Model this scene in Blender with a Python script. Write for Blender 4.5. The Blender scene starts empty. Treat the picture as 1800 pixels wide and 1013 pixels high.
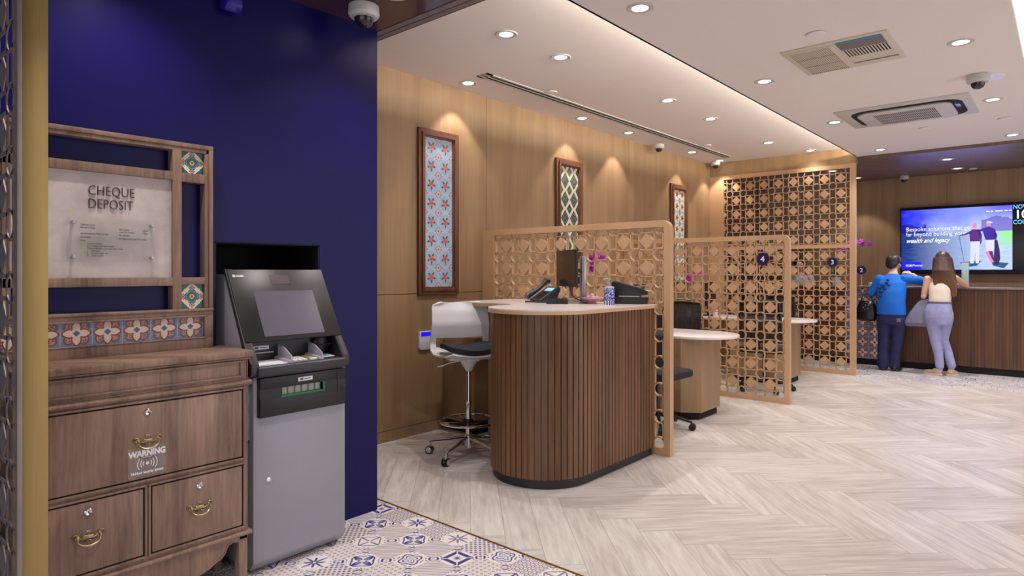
import bpy, bmesh, math, random
from mathutils import Vector, Matrix
random.seed(7)
sc = bpy.context.scene
C = sc.collection
PI = math.pi
R = math.radians

# ------------------------------------------------------------ camera
cam_d = bpy.data.cameras.new('camera'); cam = bpy.data.objects.new('camera', cam_d); C.objects.link(cam)
cam_d.sensor_width = 36; cam_d.lens = 36 * 1125 / 1800
cam_d.shift_y = -(506.5 - 478) / 1800
cam.location = (0, 0, 1.35); cam.rotation_euler = (R(90), 0, R(41 - 90))
cam_d.clip_start = .05
sc.camera = cam

# ------------------------------------------------------------ world, exposure
w = bpy.data.worlds.new('world'); sc.world = w; w.use_nodes = True
w.node_tree.nodes['Background'].inputs[0].default_value = (.96, .93, 1.0, 1)
w.node_tree.nodes['Background'].inputs[1].default_value = 1.25
sc.view_settings.view_transform = 'Standard'; sc.view_settings.look = 'None'
sc.view_settings.exposure = 0.38; sc.view_settings.gamma = 1
sc.view_settings.use_curve_mapping = False
try:
    sc.cycles.max_bounces = 8; sc.cycles.diffuse_bounces = 4; sc.cycles.glossy_bounces = 4
    sc.cycles.transparent_max_bounces = 12
    sc.cycles.sample_clamp_indirect = 6
except Exception: pass

LAMP_W = 16.0
def spot_light(loc, power, size=105, blend=.65, color=(1, .965, .95), aim=None, radius=.035):
    l = bpy.data.lights.new('downlight_beam', 'SPOT'); l.energy = power; l.spot_size = R(size); l.spot_blend = blend
    l.color = color; l.shadow_soft_size = radius
    o = bpy.data.objects.new('downlight_beam', l); C.objects.link(o); o.location = loc
    if aim: o.rotation_euler = (Vector(aim) - Vector(loc)).to_track_quat('-Z', 'Y').to_euler()
    return o
def area_light(name, loc, sx, sy, power, color, rot=(0, 0, 0)):
    l = bpy.data.lights.new(name, 'AREA'); l.shape = 'RECTANGLE'; l.size = sx; l.size_y = sy; l.energy = power; l.color = color
    o = bpy.data.objects.new(name, l); C.objects.link(o); o.location = loc; o.rotation_euler = rot
    return o
# cove strips: tape hidden on the ledges of the dropped ceiling
area_light('cove_tape', (5.85, 1.86, 2.915), 6.8, .03, 70, (1, .90, .76), (R(115), 0, 0))
area_light('cove_tape', (5.85, .46, 2.97), 6.8, .03, 60, (1, .82, .62), (R(-125), 0, 0))

# ------------------------------------------------------------ node helpers
def lin(c):
    c = c / 255
    return c / 12.92 if c <= .04045 else ((c + .055) / 1.055) ** 2.4
def rgb(r, g, b): return (lin(r), lin(g), lin(b), 1)
class E:
    def __init__(s, nt, k): s.nt = nt; s.k = k
    def op(s, o, *a):
        n = s.nt.nodes.new('ShaderNodeMath'); n.operation = o
        for i, v in enumerate((s,) + a):
            v = v.k if isinstance(v, E) else v
            if isinstance(v, (int, float)): n.inputs[i].default_value = v
            else: s.nt.links.new(v, n.inputs[i])
        return E(s.nt, n.outputs[0])
    def __add__(s, b): return s.op('ADD', b)
    def __radd__(s, b): return s.op('ADD', b)
    def __sub__(s, b): return s.op('SUBTRACT', b)
    def __rsub__(s, b): return s.op('MULTIPLY', -1).op('ADD', b)
    def __mul__(s, b): return s.op('MULTIPLY', b)
    def __rmul__(s, b): return s.op('MULTIPLY', b)
    def __truediv__(s, b): return s.op('DIVIDE', b)
    def abs(s): return s.op('ABSOLUTE')
    def floor(s): return s.op('FLOOR')
    def fract(s): return s.op('FRACT')
    def sin(s): return s.op('SINE')
    def cos(s): return s.op('COSINE')
    def sqrt(s): return s.op('SQRT')
    def pmod(s, b): return s.op('FLOORED_MODULO', b)
    def atan2(s, b): return s.op('ARCTAN2', b)
    def mn(s, b): return s.op('MINIMUM', b)
    def mx(s, b): return s.op('MAXIMUM', b)
    def lt(s, b): return s.op('LESS_THAN', b)
    def gt(s, b): return s.op('GREATER_THAN', b)
    def pw(s, b): return s.op('POWER', b)
class Mat:
    def __init__(s, name, rough=.5, metal=0, color=(.5, .5, .5, 1), coat=0, spec=.5):
        s.m = bpy.data.materials.new(name); s.m.use_nodes = True; s.nt = s.m.node_tree
        s.b = s.nt.nodes['Principled BSDF']
        s.b.inputs['Roughness'].default_value = rough; s.b.inputs['Metallic'].default_value = metal
        s.b.inputs['Base Color'].default_value = color; s.b.inputs['Coat Weight'].default_value = coat
        s.b.inputs['Specular IOR Level'].default_value = spec
    def pos(s):
        g = s.nt.nodes.new('ShaderNodeNewGeometry'); x = s.nt.nodes.new('ShaderNodeSeparateXYZ')
        s.nt.links.new(g.outputs['Position'], x.inputs[0])
        return [E(s.nt, x.outputs[i]) for i in range(3)]
    def vec(s, x, y, z=0):
        n = s.nt.nodes.new('ShaderNodeCombineXYZ')
        for i, v in enumerate((x, y, z)):
            if isinstance(v, E): s.nt.links.new(v.k, n.inputs[i])
            else: n.inputs[i].default_value = v
        return n.outputs[0]
    def noise(s, v, scale=1, detail=3, rough=.5, dist=0):
        n = s.nt.nodes.new('ShaderNodeTexNoise'); s.nt.links.new(v, n.inputs['Vector'])
        n.inputs['Scale'].default_value = scale; n.inputs['Detail'].default_value = detail
        n.inputs['Roughness'].default_value = rough; n.inputs['Distortion'].default_value = dist
        return E(s.nt, n.outputs[0])
    def rnd(s, v):
        n = s.nt.nodes.new('ShaderNodeTexWhiteNoise'); n.noise_dimensions = '3D'; s.nt.links.new(v, n.inputs['Vector'])
        return E(s.nt, n.outputs[0])
    def mix(s, f, a, b):
        n = s.nt.nodes.new('ShaderNodeMix'); n.data_type = 'RGBA'
        for i, v in ((0, f), (6, a), (7, b)):
            v = v.k if isinstance(v, E) else v
            if isinstance(v, (int, float, tuple)): n.inputs[i].default_value = v
            else: s.nt.links.new(v, n.inputs[i])
        return n.outputs[2]
    def ramp(s, f, lo, hi):
        n = s.nt.nodes.new('ShaderNodeMapRange'); n.inputs[1].default_value = lo; n.inputs[2].default_value = hi
        s.nt.links.new(f.k, n.inputs[0]); return E(s.nt, n.outputs[0])
    def col(s, sock): s.nt.links.new(sock, s.b.inputs['Base Color'])
    def bump(s, h, strength=.2, dist=.002):
        n = s.nt.nodes.new('ShaderNodeBump'); n.inputs['Strength'].default_value = strength; n.inputs['Distance'].default_value = dist
        s.nt.links.new(h.k, n.inputs['Height']); s.nt.links.new(n.outputs[0], s.b.inputs['Normal'])
def plain(name, r, g, b, rough=.5, metal=0, coat=0, var=.06, spec=.5):
    """a colour with a faint procedural mottling"""
    m = Mat(name, rough, metal, rgb(r, g, b), coat, spec); x, y, z = m.pos()
    n = m.noise(m.vec(x, y, z), 14, 3)
    a = rgb(r, g, b); k = 1 - var
    m.col(m.mix(n, (a[0] * k, a[1] * k, a[2] * k, 1), (min(a[0] * (1 + var), 1), min(a[1] * (1 + var), 1), min(a[2] * (1 + var), 1), 1)))
    return m.m
def emit(name, r, g, b, strength=1):
    m = Mat(name, .4, 0, rgb(r, g, b)); m.b.inputs['Emission Color'].default_value = rgb(r, g, b)
    m.b.inputs['Emission Strength'].default_value = strength; m.b.inputs['Base Color'].default_value = (.02, .02, .02, 1); return m.m
def wood(name, light, dark, rough=.45, fine=60, broad=5, stretch=.05, contrast=(.3, .7), coat=0, dist=.4):
    m = Mat(name, rough, coat=coat); x, y, z = m.pos(); h = x + y
    warp = m.noise(m.vec(h, z * .25, 3), 3, 2)
    v = m.vec(h + warp * .08 * dist, z * stretch, x - y)
    a = m.noise(v, fine, 4, .6); b = m.noise(m.vec(h + warp * .3 * dist, z * stretch * 1.5, 7), broad, 3, .55)
    f = m.ramp(a * .4 + b * .6, *contrast)
    m.col(m.mix(f, rgb(*dark), rgb(*light))); m.bump(a, .08, .001)
    return m.m

# ------------------------------------------------------------ materials
OAK = wood('oak_laminate', (172, 142, 106), (144, 114, 82), .42, 70, 7, .03, (.35, .68))
WALN = wood('walnut_laminate', (164, 134, 116), (106, 82, 70), .42, 55, 7, .10, (.36, .66), dist=1.6)
SLAT = wood('walnut_slats', (132, 92, 62), (90, 60, 38), .42, 80, 14, .04, (.35, .65))
SLATD = wood('dark_walnut_slats', (112, 74, 48), (74, 46, 30), .4, 60, 18, .03, (.35, .65))
GROOVE = plain('groove_shadow_gap', 30, 20, 15, .8)
FRAMEW = wood('picture_frame_wood', (132, 86, 60), (88, 54, 38), .35, 60, 8, .1, (.3, .7))
SOFW = wood('dark_wood_soffit', (130, 108, 96), (96, 78, 70), .35, 30, 5, .1, (.3, .7))
LATT = plain('lattice_paint', 202, 164, 126, .42, 0, 0, .03)
WHITE = plain('ceiling_white', 232, 225, 222, .8, 0, 0, .01)
WHP = plain('white_plastic', 226, 224, 226, .32, 0, .2, .01)
TOPW = plain('white_solid_surface', 236, 226, 224, .22, 0, .2, .01)
EDGE = plain('light_oak_edge', 214, 180, 138, .4)
BLACK = plain('black_plastic', 26, 25, 28, .42)
GLOSSP = plain('console_glass', 30, 29, 32, .36, 0, 0, .02)
BLKG = plain('black_gloss', 30, 29, 32, .2, 0, .4, .02)
DGREY = plain('dark_grey_plastic', 52, 50, 55, .4)
FAB = plain('black_fabric', 34, 34, 40, .9)
MESHF = plain('black_mesh', 34, 32, 36, .8)
PLINTH = plain('dark_plinth', 42, 38, 38, .5)
CHROME = plain('chrome', 225, 222, 222, .12, 1, 0, .02)
SILV = plain('silver_metal', 176, 174, 180, .35, .9, 0, .02)
BRASS = plain('antique_brass', 176, 160, 122, .28, 1, 0, .25)
ATMG = plain('atm_grey_paint', 156, 156, 166, .42, .15, 0, .02)
NAVY = plain('navy_disc', 30, 22, 76, .4)
LET = plain('white_lettering', 238, 238, 242, .5, 0, 0, .01)
DLET = plain('dark_lettering', 62, 48, 46, .4)
SLOT = plain('slot_black', 18, 16, 16, .8)
GREY = plain('light_grey_plastic', 196, 194, 190, .5)
BEIGE = plain('beige_grille', 208, 200, 182, .55, 0, 0, .02)
GREEN = plain('green_plastic', 28, 110, 84, .4)
PAPER = plain('paper', 236, 232, 240, .6, 0, 0, .01)
PINK = plain('orchid_petal', 206, 74, 206, .5, 0, 0, .3)
LEAF = plain('leaf_green', 40, 110, 40, .4, 0, 0, .3)
POT = plain('pot_white', 220, 216, 214, .3)
SKIN = plain('skin', 214, 168, 144, .55)
MAROON = plain('maroon_gloss_panel', 66, 42, 54, .16, 0, .3, .05)
RAILM = plain('shutter_rail_grey', 128, 118, 120, .45, .3)
PLATE = plain('grey_sheet_metal', 120, 116, 112, .5, .3)
TEAL = plain('teal_label', 80, 130, 156, .5)
BLUEB = emit('blue_display', 0, 0, 220, 1.1)
LCD = emit('phone_display', 150, 200, 225, 1.0)
LAMPE = emit('lamp_glow', 255, 240, 232, 9)
BRZ = plain('brass_trim', 150, 112, 50, .35, .8)

def gold():
    m = Mat('brushed_gold', .45, .45, rgb(186, 156, 84)); x, y, z = m.pos()
    n = m.noise(m.vec(x * 60, y * 60, z * 2), 4, 3); m.col(m.mix(n, rgb(166, 142, 88), rgb(182, 158, 100))); return m.m
GOLD = gold()
def pewter():
    m = Mat('pewter_metal', .5, .45, rgb(150, 142, 140)); x, y, z = m.pos()
    n = m.noise(m.vec(x, y, z), 9, 3); m.col(m.mix(n, rgb(134, 126, 126), rgb(166, 156, 152))); return m.m
PEWT = pewter()
def bluewall():
    m = Mat('navy_gloss_wall', .32, 0, rgb(40, 30, 108), .0, .2); x, y, z = m.pos()
    n = m.noise(m.vec(x, y, z), 1.4, 2); m.col(m.mix(n, rgb(17, 12, 74), rgb(22, 16, 88)))
    return m.m
BLUE = bluewall()
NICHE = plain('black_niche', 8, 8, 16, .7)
def stone():
    m = Mat('stone_board', .6); x, y, z = m.pos()
    a = m.noise(m.vec(x, y, z), 7, 5, .65, .5); b = m.noise(m.vec(x, y, z), 60, 4, .7, 1.5)
    fl = m.ramp(b, .62, .72)
    c = m.mix(m.ramp(a, .35, .7), rgb(190, 178, 174), rgb(216, 206, 202)); c = m.mix(fl * .5, c, rgb(232, 224, 220)); m.col(c); return m.m
STONE = stone()
def glassm(name, tint=(.96, .98, .98, 1), mixf=.10, rough=.05):
    m = Mat(name, rough, 0, tint); nt = m.nt
    t = nt.nodes.new('ShaderNodeBsdfTransparent'); t.inputs[0].default_value = tint
    mx = nt.nodes.new('ShaderNodeMixShader'); fr = nt.nodes.new('ShaderNodeFresnel'); fr.inputs[0].default_value = 1.5
    gg = nt.nodes.new('ShaderNodeNewGeometry'); f = E(nt, fr.outputs[0]) * .9 * (1 - E(nt, gg.outputs['Backfacing'])) + mixf
    nt.links.new(f.k, mx.inputs[0]); nt.links.new(t.outputs[0], mx.inputs[1]); nt.links.new(m.b.outputs[0], mx.inputs[2])
    m.b.inputs['Base Color'].default_value = (tint[0] * .8, tint[1] * .8, tint[2] * .8, 1)
    nt.links.new(mx.outputs[0], nt.nodes['Material Output'].inputs[0]); return m.m
GLASS = glassm('clear_glass', mixf=.02)
ACRYL = glassm('clear_acrylic', (.97, .98, .97, 1), .02)
FILM = glassm('clear_film', (.97, .97, .97, 1), .07, .3)
FROST = glassm('tinted_acrylic', (.75, .92, .98, 1), .55, .3)
SHIELD = glassm('keypad_shield_plastic', (.75, .70, .80, 1), .55, .3)

def herring():
    m = Mat('herringbone_planks', .38, coat=.05); x, y, z = m.pos(); W = .175; n = 5
    p = (x + y) * (.70711 / W) + 200.3; q = (y - x) * (.70711 / W) + 200.1
    i, j, fu, fv = p.floor(), q.floor(), p.fract(), q.fract()
    k = (i - j).pmod(2 * n); hz = k.lt(n - .5); vt = 1 - hz
    th = k + fu; tv = (2 * n - 1) - k + fv
    t = hz * th + vt * tv; s = hz * fv + vt * fu
    ida = hz * (i - k) + vt * (i + 777); idb = hz * j + vt * (j - ((2 * n - 1) - k))
    rn = m.rnd(m.vec(ida, idb, hz))
    g = m.noise(m.vec(t * .35 + rn * 40, s * 3.2 + rn * 17, rn * 9), 1.6, 5, .62, .35)
    g2 = m.noise(m.vec(t * .5 + rn * 31, s * 14, rn * 5), 2.2, 3, .6)
    f = m.ramp(g * .85 + g2 * .15, .32, .66)
    c1 = m.mix(f, rgb(178, 168, 160), rgb(216, 209, 203)); c2 = m.mix(f, rgb(196, 187, 180), rgb(232, 227, 222))
    c = m.mix(rn, c1, c2)
    edge = (s.mn(1 - s)).mn(t.mn(n - t)); gap = edge.lt(.012)
    c = m.mix(gap * .5, c, rgb(140, 126, 114)); m.col(c); m.bump(1 - gap, .25, .001)
    m.b.inputs['Roughness'].default_value = .36
    return m.m
HERR = herring()
def encaustic():
    m = Mat('encaustic_tiles', .32); x, y, z = m.pos(); S = .1555
    px = (x - 2.340) / S + 400; py = (y - 2.4072) / S + 400
    i, j = px.floor(), py.floor(); u, v = px.fract() - .5, py.fract() - .5
    r1 = m.rnd(m.vec(i, j, 1)); r2 = m.rnd(m.vec(i, j, 2)); r3 = m.rnd(m.vec(i, j, 3)); r4 = m.rnd(m.vec(i, j, 4))
    chk = (i + j).pmod(2).lt(.5)
    r = (u * u + v * v).sqrt(); th = v.atan2(u); au, av = u.abs(), v.abs(); d1 = au + av; mxx = au.mx(av)
    cream = rgb(236, 229, 224); navy = rgb(70, 68, 138); mid = rgb(128, 142, 184); taupe = rgb(160, 150, 154)
    wob = m.noise(m.vec(px, py, 0), 24, 2) * .05 - .025
    rr = r + wob
    # ornate tiles: petals, ring, star, framed square
    c4 = (th * 4).cos(); c8 = (th * 8).cos()
    petals = rr.lt(c4 * .14 + .24) * rr.gt(c4.abs() * .05 + .06)
    petc = rr.lt(c4 * .09 + .17) * rr.gt(.13)
    ring = (rr - (c4 * .04 + .36)).abs().lt(.025)
    star = rr.lt(c8 * .13 + .20) * rr.gt(.05)
    spikes = (au.mn(av)).lt(.035) * rr.lt(.44) * rr.gt(.06)
    sq = (mxx.gt(.22)) * (mxx.lt(.36)) * ((au - av).abs().gt(.03))
    scroll = ((rr * 46 + (th * 4).sin() * 2.4).sin()).gt(.25) * rr.lt(.40)
    corner = ((au - .5) * (au - .5) + (av - .5) * (av - .5)).sqrt(); corn = (corner - .13).abs().lt(.035)
    dots = (corner - .24).abs().lt(.02) * ((th * 24).sin().gt(0))
    s1 = r1.lt(.22); s2 = r1.gt(.22) * r1.lt(.42); s3 = r1.gt(.42) * r1.lt(.58); s4 = r1.gt(.58) * r1.lt(.8); s5 = r1.gt(.8)
    fn = s1 * petals.mx(ring) + s2 * star.mx(spikes) + s3 * (sq.mx(rr.lt(c8 * .05 + .09))) + s4 * scroll + s5 * (spikes.mx(ring))
    fn = fn.mx(corn).mx(dots)
    light = s1 * petc + s4 * rr.lt(.2) + s5 * (rr.lt(.17) * rr.gt(.08)) + s2 * rr.gt(.3)
    inkc = m.mix(light.mn(1), navy, mid); inkc = m.mix(r4.gt(.7) * .5, inkc, taupe)
    orn = m.mix(fn.mn(1), cream, inkc)
    # quiet tiles: small repeats
    uu, vv = u * 31.4, v * 31.4
    g1 = ((uu.sin()) * (vv.sin())).gt(.15); g2 = (((uu + vv) * .7).sin()).abs().lt(.42)
    fu2 = (u * 6).fract() - .5; fv2 = (v * 6).fract() - .5; rr2 = (fu2 * fu2 + fv2 * fv2).sqrt()
    g3 = (rr2 - .33).abs().lt(.09); g4 = ((fu2.abs() + fv2.abs())).lt(.3) * rr2.gt(.1)
    q = r2.lt(.25) * g1 + (r2.gt(.25) * r2.lt(.45)) * g2 + (r2.gt(.45) * r2.lt(.75)) * g3 + r2.gt(.75) * g4
    qc = m.mix(r3, rgb(120, 106, 124), rgb(96, 98, 158)); quiet = m.mix(q.mn(1) * .95, rgb(226, 217, 214), qc)
    c = m.mix(chk, quiet, orn)
    edge = mxx.gt(.49); c = m.mix(edge * .6, c, rgb(176, 166, 160)); m.col(c)
    return m.m
ENCA = encaustic()
def flower_tile(name, ax, S, ox, oz, amb=(96, 100, 140), bl=1.0):
    """tile with a cream four-petal flower, blue diamond centre and russet corner blooms"""
    m = Mat(name, .3); P = m.pos(); a = P[ax]; z = P[2]
    p = (a - ox) / S + 50; q = (z - oz) / S + 50
    u, v = p.fract() - .5, q.fract() - .5; au, av = u.abs(), v.abs(); mxx = au.mx(av); mnn = au.mn(av)
    w1 = (mxx * 7.0).sin() * .125
    pet = mnn.lt(w1) * mxx.lt(.42); pet = pet.mx(mxx.lt(.13))
    w2 = (mxx * 6.5).sin() * .125 + .04; out = mnn.lt(w2) * mxx.lt(.465)
    dia = (au + av).lt(.12); dio = (au + av).lt(.135)
    cu, cv = au - .235, av - .235; cr = (cu * cu + cv * cv).sqrt()
    n = m.noise(m.vec(p * 16, q * 16, 0), 1, 2)
    bg = m.mix(((u * 120).sin() * (v * 120).sin()).gt(0), rgb(*amb), rgb(amb[0] + 60, amb[1] + 60, amb[2] + 45))
    c = m.mix(cr.lt(.19 * bl) * .75, bg, rgb(70, 78, 82)); c = m.mix(cr.lt(.125 * bl), c, m.mix(n.gt(.5), rgb(150, 78, 66), rgb(206, 150, 128)))
    c = m.mix(out, c, rgb(124, 50, 44)); c = m.mix(pet, c, rgb(228, 206, 186)); c = m.mix(dio, c, rgb(206, 190, 190)); c = m.mix(dia, c, rgb(84, 88, 138))
    c = m.mix(mxx.gt(.487), c, rgb(176, 170, 190)); m.col(c); return m.m
TSTRIP = flower_tile('flower_tiles_strip', 0, .107, 1.250, 1.056)
TCOUNT = flower_tile('flower_tiles_counter', 1, .155, 2.03, .10, (84, 88, 118), .62)
def green_tile(name, ox, oz, S):
    m = Mat(name, .25); x, y, z = m.pos(); u = (x - ox) / S; v = (z - oz) / S
    au, av = u.abs(), v.abs(); d = au + av; r = (u * u + v * v).sqrt(); mxx = au.mx(av)
    c = m.mix(d.gt(.36) * d.lt(.60), rgb(34, 92, 84), rgb(232, 228, 190))
    c = m.mix((d - .36).abs().lt(.025), c, rgb(56, 66, 120)); c = m.mix((d - .62).abs().lt(.02), c, rgb(40, 56, 84))
    c = m.mix((au - av).abs().lt(.04) * d.gt(.36) * d.lt(.62), c, rgb(232, 228, 190))
    c = m.mix((r - .235).abs().lt(.018), c, rgb(120, 160, 180)); c = m.mix(r.lt(.22), c, rgb(44, 104, 66))
    k = (mxx - .36).abs() + au.mn(av); c = m.mix(k.lt(.13), c, rgb(70, 76, 130)); c = m.mix(k.lt(.09), c, rgb(226, 190, 200)); c = m.mix(k.lt(.05), c, rgb(160, 40, 60))
    c = m.mix(r.lt(.10), c, rgb(226, 200, 180)); c = m.mix(r.lt(.055), c, rgb(170, 50, 60)); m.col(c); return m.m
def art1():
    m = Mat('rose_panel', .25); x, y, z = m.pos(); S = .158
    p = (x - 3.55) / .160; q = (z - 1.226) / .157
    u, v = p.fract() - .5, q.fract() - .5; r = (u * u + v * v).sqrt(); th = v.atan2(u)
    n = m.noise(m.vec(p * 9, q * 9, 0), 1, 2)
    c = m.mix(m.noise(m.vec(p, q, 1), 1.5, 2), rgb(150, 182, 214), rgb(176, 204, 226))
    cu, cv = .5 - u.abs(), .5 - v.abs(); cr = (cu * cu + cv * cv).sqrt()
    beads = ((th * 20).sin().gt(-.2)) * ((r - .47).abs().lt(.028)); c = m.mix(beads, c, rgb(226, 206, 214))
    c = m.mix((cr - .19).abs().lt(.04) * ((cv.atan2(cu) * 12).sin().gt(0)), c, rgb(178, 122, 150)); c = m.mix(cr.lt(.13), c, rgb(214, 196, 206)); c = m.mix(cr.lt(.06), c, rgb(186, 110, 120))
    leaf = r.lt((th * 5 + 1.2).cos() * .12 + .19) * r.gt(.08); c = m.mix(leaf, c, rgb(76, 110, 100))
    c = m.mix((u + .01).abs().lt(.02) * v.lt(-.1) * v.gt(-.34), c, rgb(96, 126, 110))
    c = m.mix(r.lt(n * .12 + .095), c, m.mix(n.gt(.5), rgb(206, 84, 84), rgb(228, 128, 124)))
    m.col(c); return m.m
def art2():
    m = Mat('diamond_panel', .25); x, y, z = m.pos()
    p = (x - 5.453) / .158; q = (z - 1.226) / .20
    u, v = p.fract() - .5, q.fract() - .5; d = u.abs() + v.abs()
    u2, v2 = (p + .5).fract() - .5, (q + .5).fract() - .5; d2 = u2.abs() + v2.abs()
    c = m.mix(d.gt(.44) * d.lt(.7), rgb(52, 84, 74), rgb(232, 226, 190))
    c = m.mix((d - .38).abs().lt(.03), c, rgb(66, 72, 120)); c = m.mix((d - .27).abs().lt(.04), c, rgb(96, 134, 140)); c = m.mix(d.lt(.12), c, rgb(190, 96, 110)); c = m.mix(d.lt(.05), c, rgb(40, 60, 60))
    c = m.mix(d2.lt(.30), c, rgb(56, 92, 74)); c = m.mix(d2.lt(.09), c, rgb(110, 150, 110)); m.col(c); return m.m
def art3():
    m = Mat('cream_flower_panel', .25); x, y, z = m.pos()
    p = (x - 8.044) / .156; q = (z - 1.226) / .158
    u, v = p.fract() - .5, q.fract() - .5; r = (u * u + v * v).sqrt(); th = v.atan2(u)
    cu, cv = .5 - u.abs(), .5 - v.abs(); cr = (cu * cu * 1.6 + cv * cv * .7).sqrt()
    c = m.mix(r.gt(.46), rgb(232, 230, 206), rgb(206, 214, 196)); c = m.mix(cr.lt(.19), c, rgb(120, 146, 176)); c = m.mix(cr.lt(.07), c, rgb(160, 180, 200))
    c = m.mix(v.abs().lt(.03) * 0 + (v.abs().gt(.47)) * (u.abs().lt(.12)), c, rgb(110, 130, 130))
    c = m.mix(r.lt((th * 5).cos() * .10 + .2), c, rgb(170, 90, 84)); c = m.mix(r.lt((th * 3 + 1).cos() * .05 + .09), c, rgb(92, 60, 60)); m.col(c); return m.m
def bottle_pat():
    m = Mat('blue_floral_ceramic', .2); x, y, z = m.pos(); n = m.noise(m.vec(x, y, z), 70, 2, .5, 1.5)
    zz = (z - 1.114) / .14; c = m.mix(n.gt(.53), rgb(38, 34, 150), rgb(196, 214, 216)); c = m.mix(n.gt(.62), c, rgb(70, 120, 110))
    c = m.mix(n.lt(.36), c, rgb(190, 70, 90)); s = ((x - y) * 260).sin().gt(0)
    c = m.mix(zz.lt(.2), c, m.mix(s, rgb(220, 214, 230), rgb(40, 34, 130))); c = m.mix(zz.gt(.86), c, rgb(200, 176, 200)); m.col(c); return m.m
def denim(name, a, b):
    m = Mat(name, .85); x, y, z = m.pos(); n = m.noise(m.vec(x, y, z), 9, 4, .6); n2 = m.noise(m.vec(x, y, z * .3), 300, 1)
    m.col(m.mix(m.ramp(n * .8 + n2 * .2, .2, .8), rgb(*b), rgb(*a))); return m.m
def hairm(name, a, b, tip=None, z0=0, z1=1):
    m = Mat(name, .45); x, y, z = m.pos(); n = m.noise(m.vec(x * 6, y * 6, z * .6), 30, 3); c = m.mix(m.ramp(n, .35, .65), rgb(*b), rgb(*a))
    if tip: c = m.mix((1 - m.ramp(z, z0, z1)) * .8, c, m.mix(n, rgb(tip[0] * .6, tip[1] * .6, tip[2] * .6), rgb(*tip)))
    m.col(c); return m.m
def screen_img():
    m = Mat('screen_picture', .3); x, y, z = m.pos(); u = (1.949 - y) / 1.352; v = (z - 1.382) / .91
    n = m.noise(m.vec(u * 3, v * 3, 0), 1.4, 4, .6); n2 = m.noise(m.vec(u * 5, v * 60, 0), 1.2, 4, .7)
    k = m.ramp(u + n * .5 - .2, .05, .85)
    sky = m.mix(k, rgb(0, 10, 235), rgb(150, 168, 255)); sky = m.mix(m.ramp(u, .6, .9) * m.ramp(v, .75, 1.0), sky, rgb(96, 84, 236))
    haze = m.ramp(n + u * .7, .55, 1.0) * m.ramp(1 - v, .1, .45); sky = m.mix(haze, sky, rgb(196, 206, 255))
    tree = (v.lt(n * .5 + .56)) * v.gt(.56) * (u.gt(.74)); sky = m.mix(tree * .75, sky, rgb(92, 72, 176))
    tr2 = (v.lt(n * .5 + .5)) * v.gt(.58) * (u.lt(.24)); sky = m.mix(tr2 * .8, sky, rgb(0, 0, 110))
    ground = m.mix(m.ramp(u + n2 * .35, .25, 1.0), rgb(0, 34, 120), rgb(196, 214, 255)); ground = m.mix(m.ramp(n2, .4, .62) * .4, ground, rgb(30, 96, 150))
    gr = m.ramp(u, .8, .95) * m.ramp(v, .30, .48); ground = m.mix(gr, ground, rgb(150, 226, 150))
    hz = (v - n * .05).lt(.585); c = m.mix(hz, sky, ground)
    for inp in ('Emission Color',): m.nt.links.new(c, m.b.inputs[inp])
    m.b.inputs['Emission Strength'].default_value = .95; m.b.inputs['Base Color'].default_value = (.01, .01, .02, 1); return m.m

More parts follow.
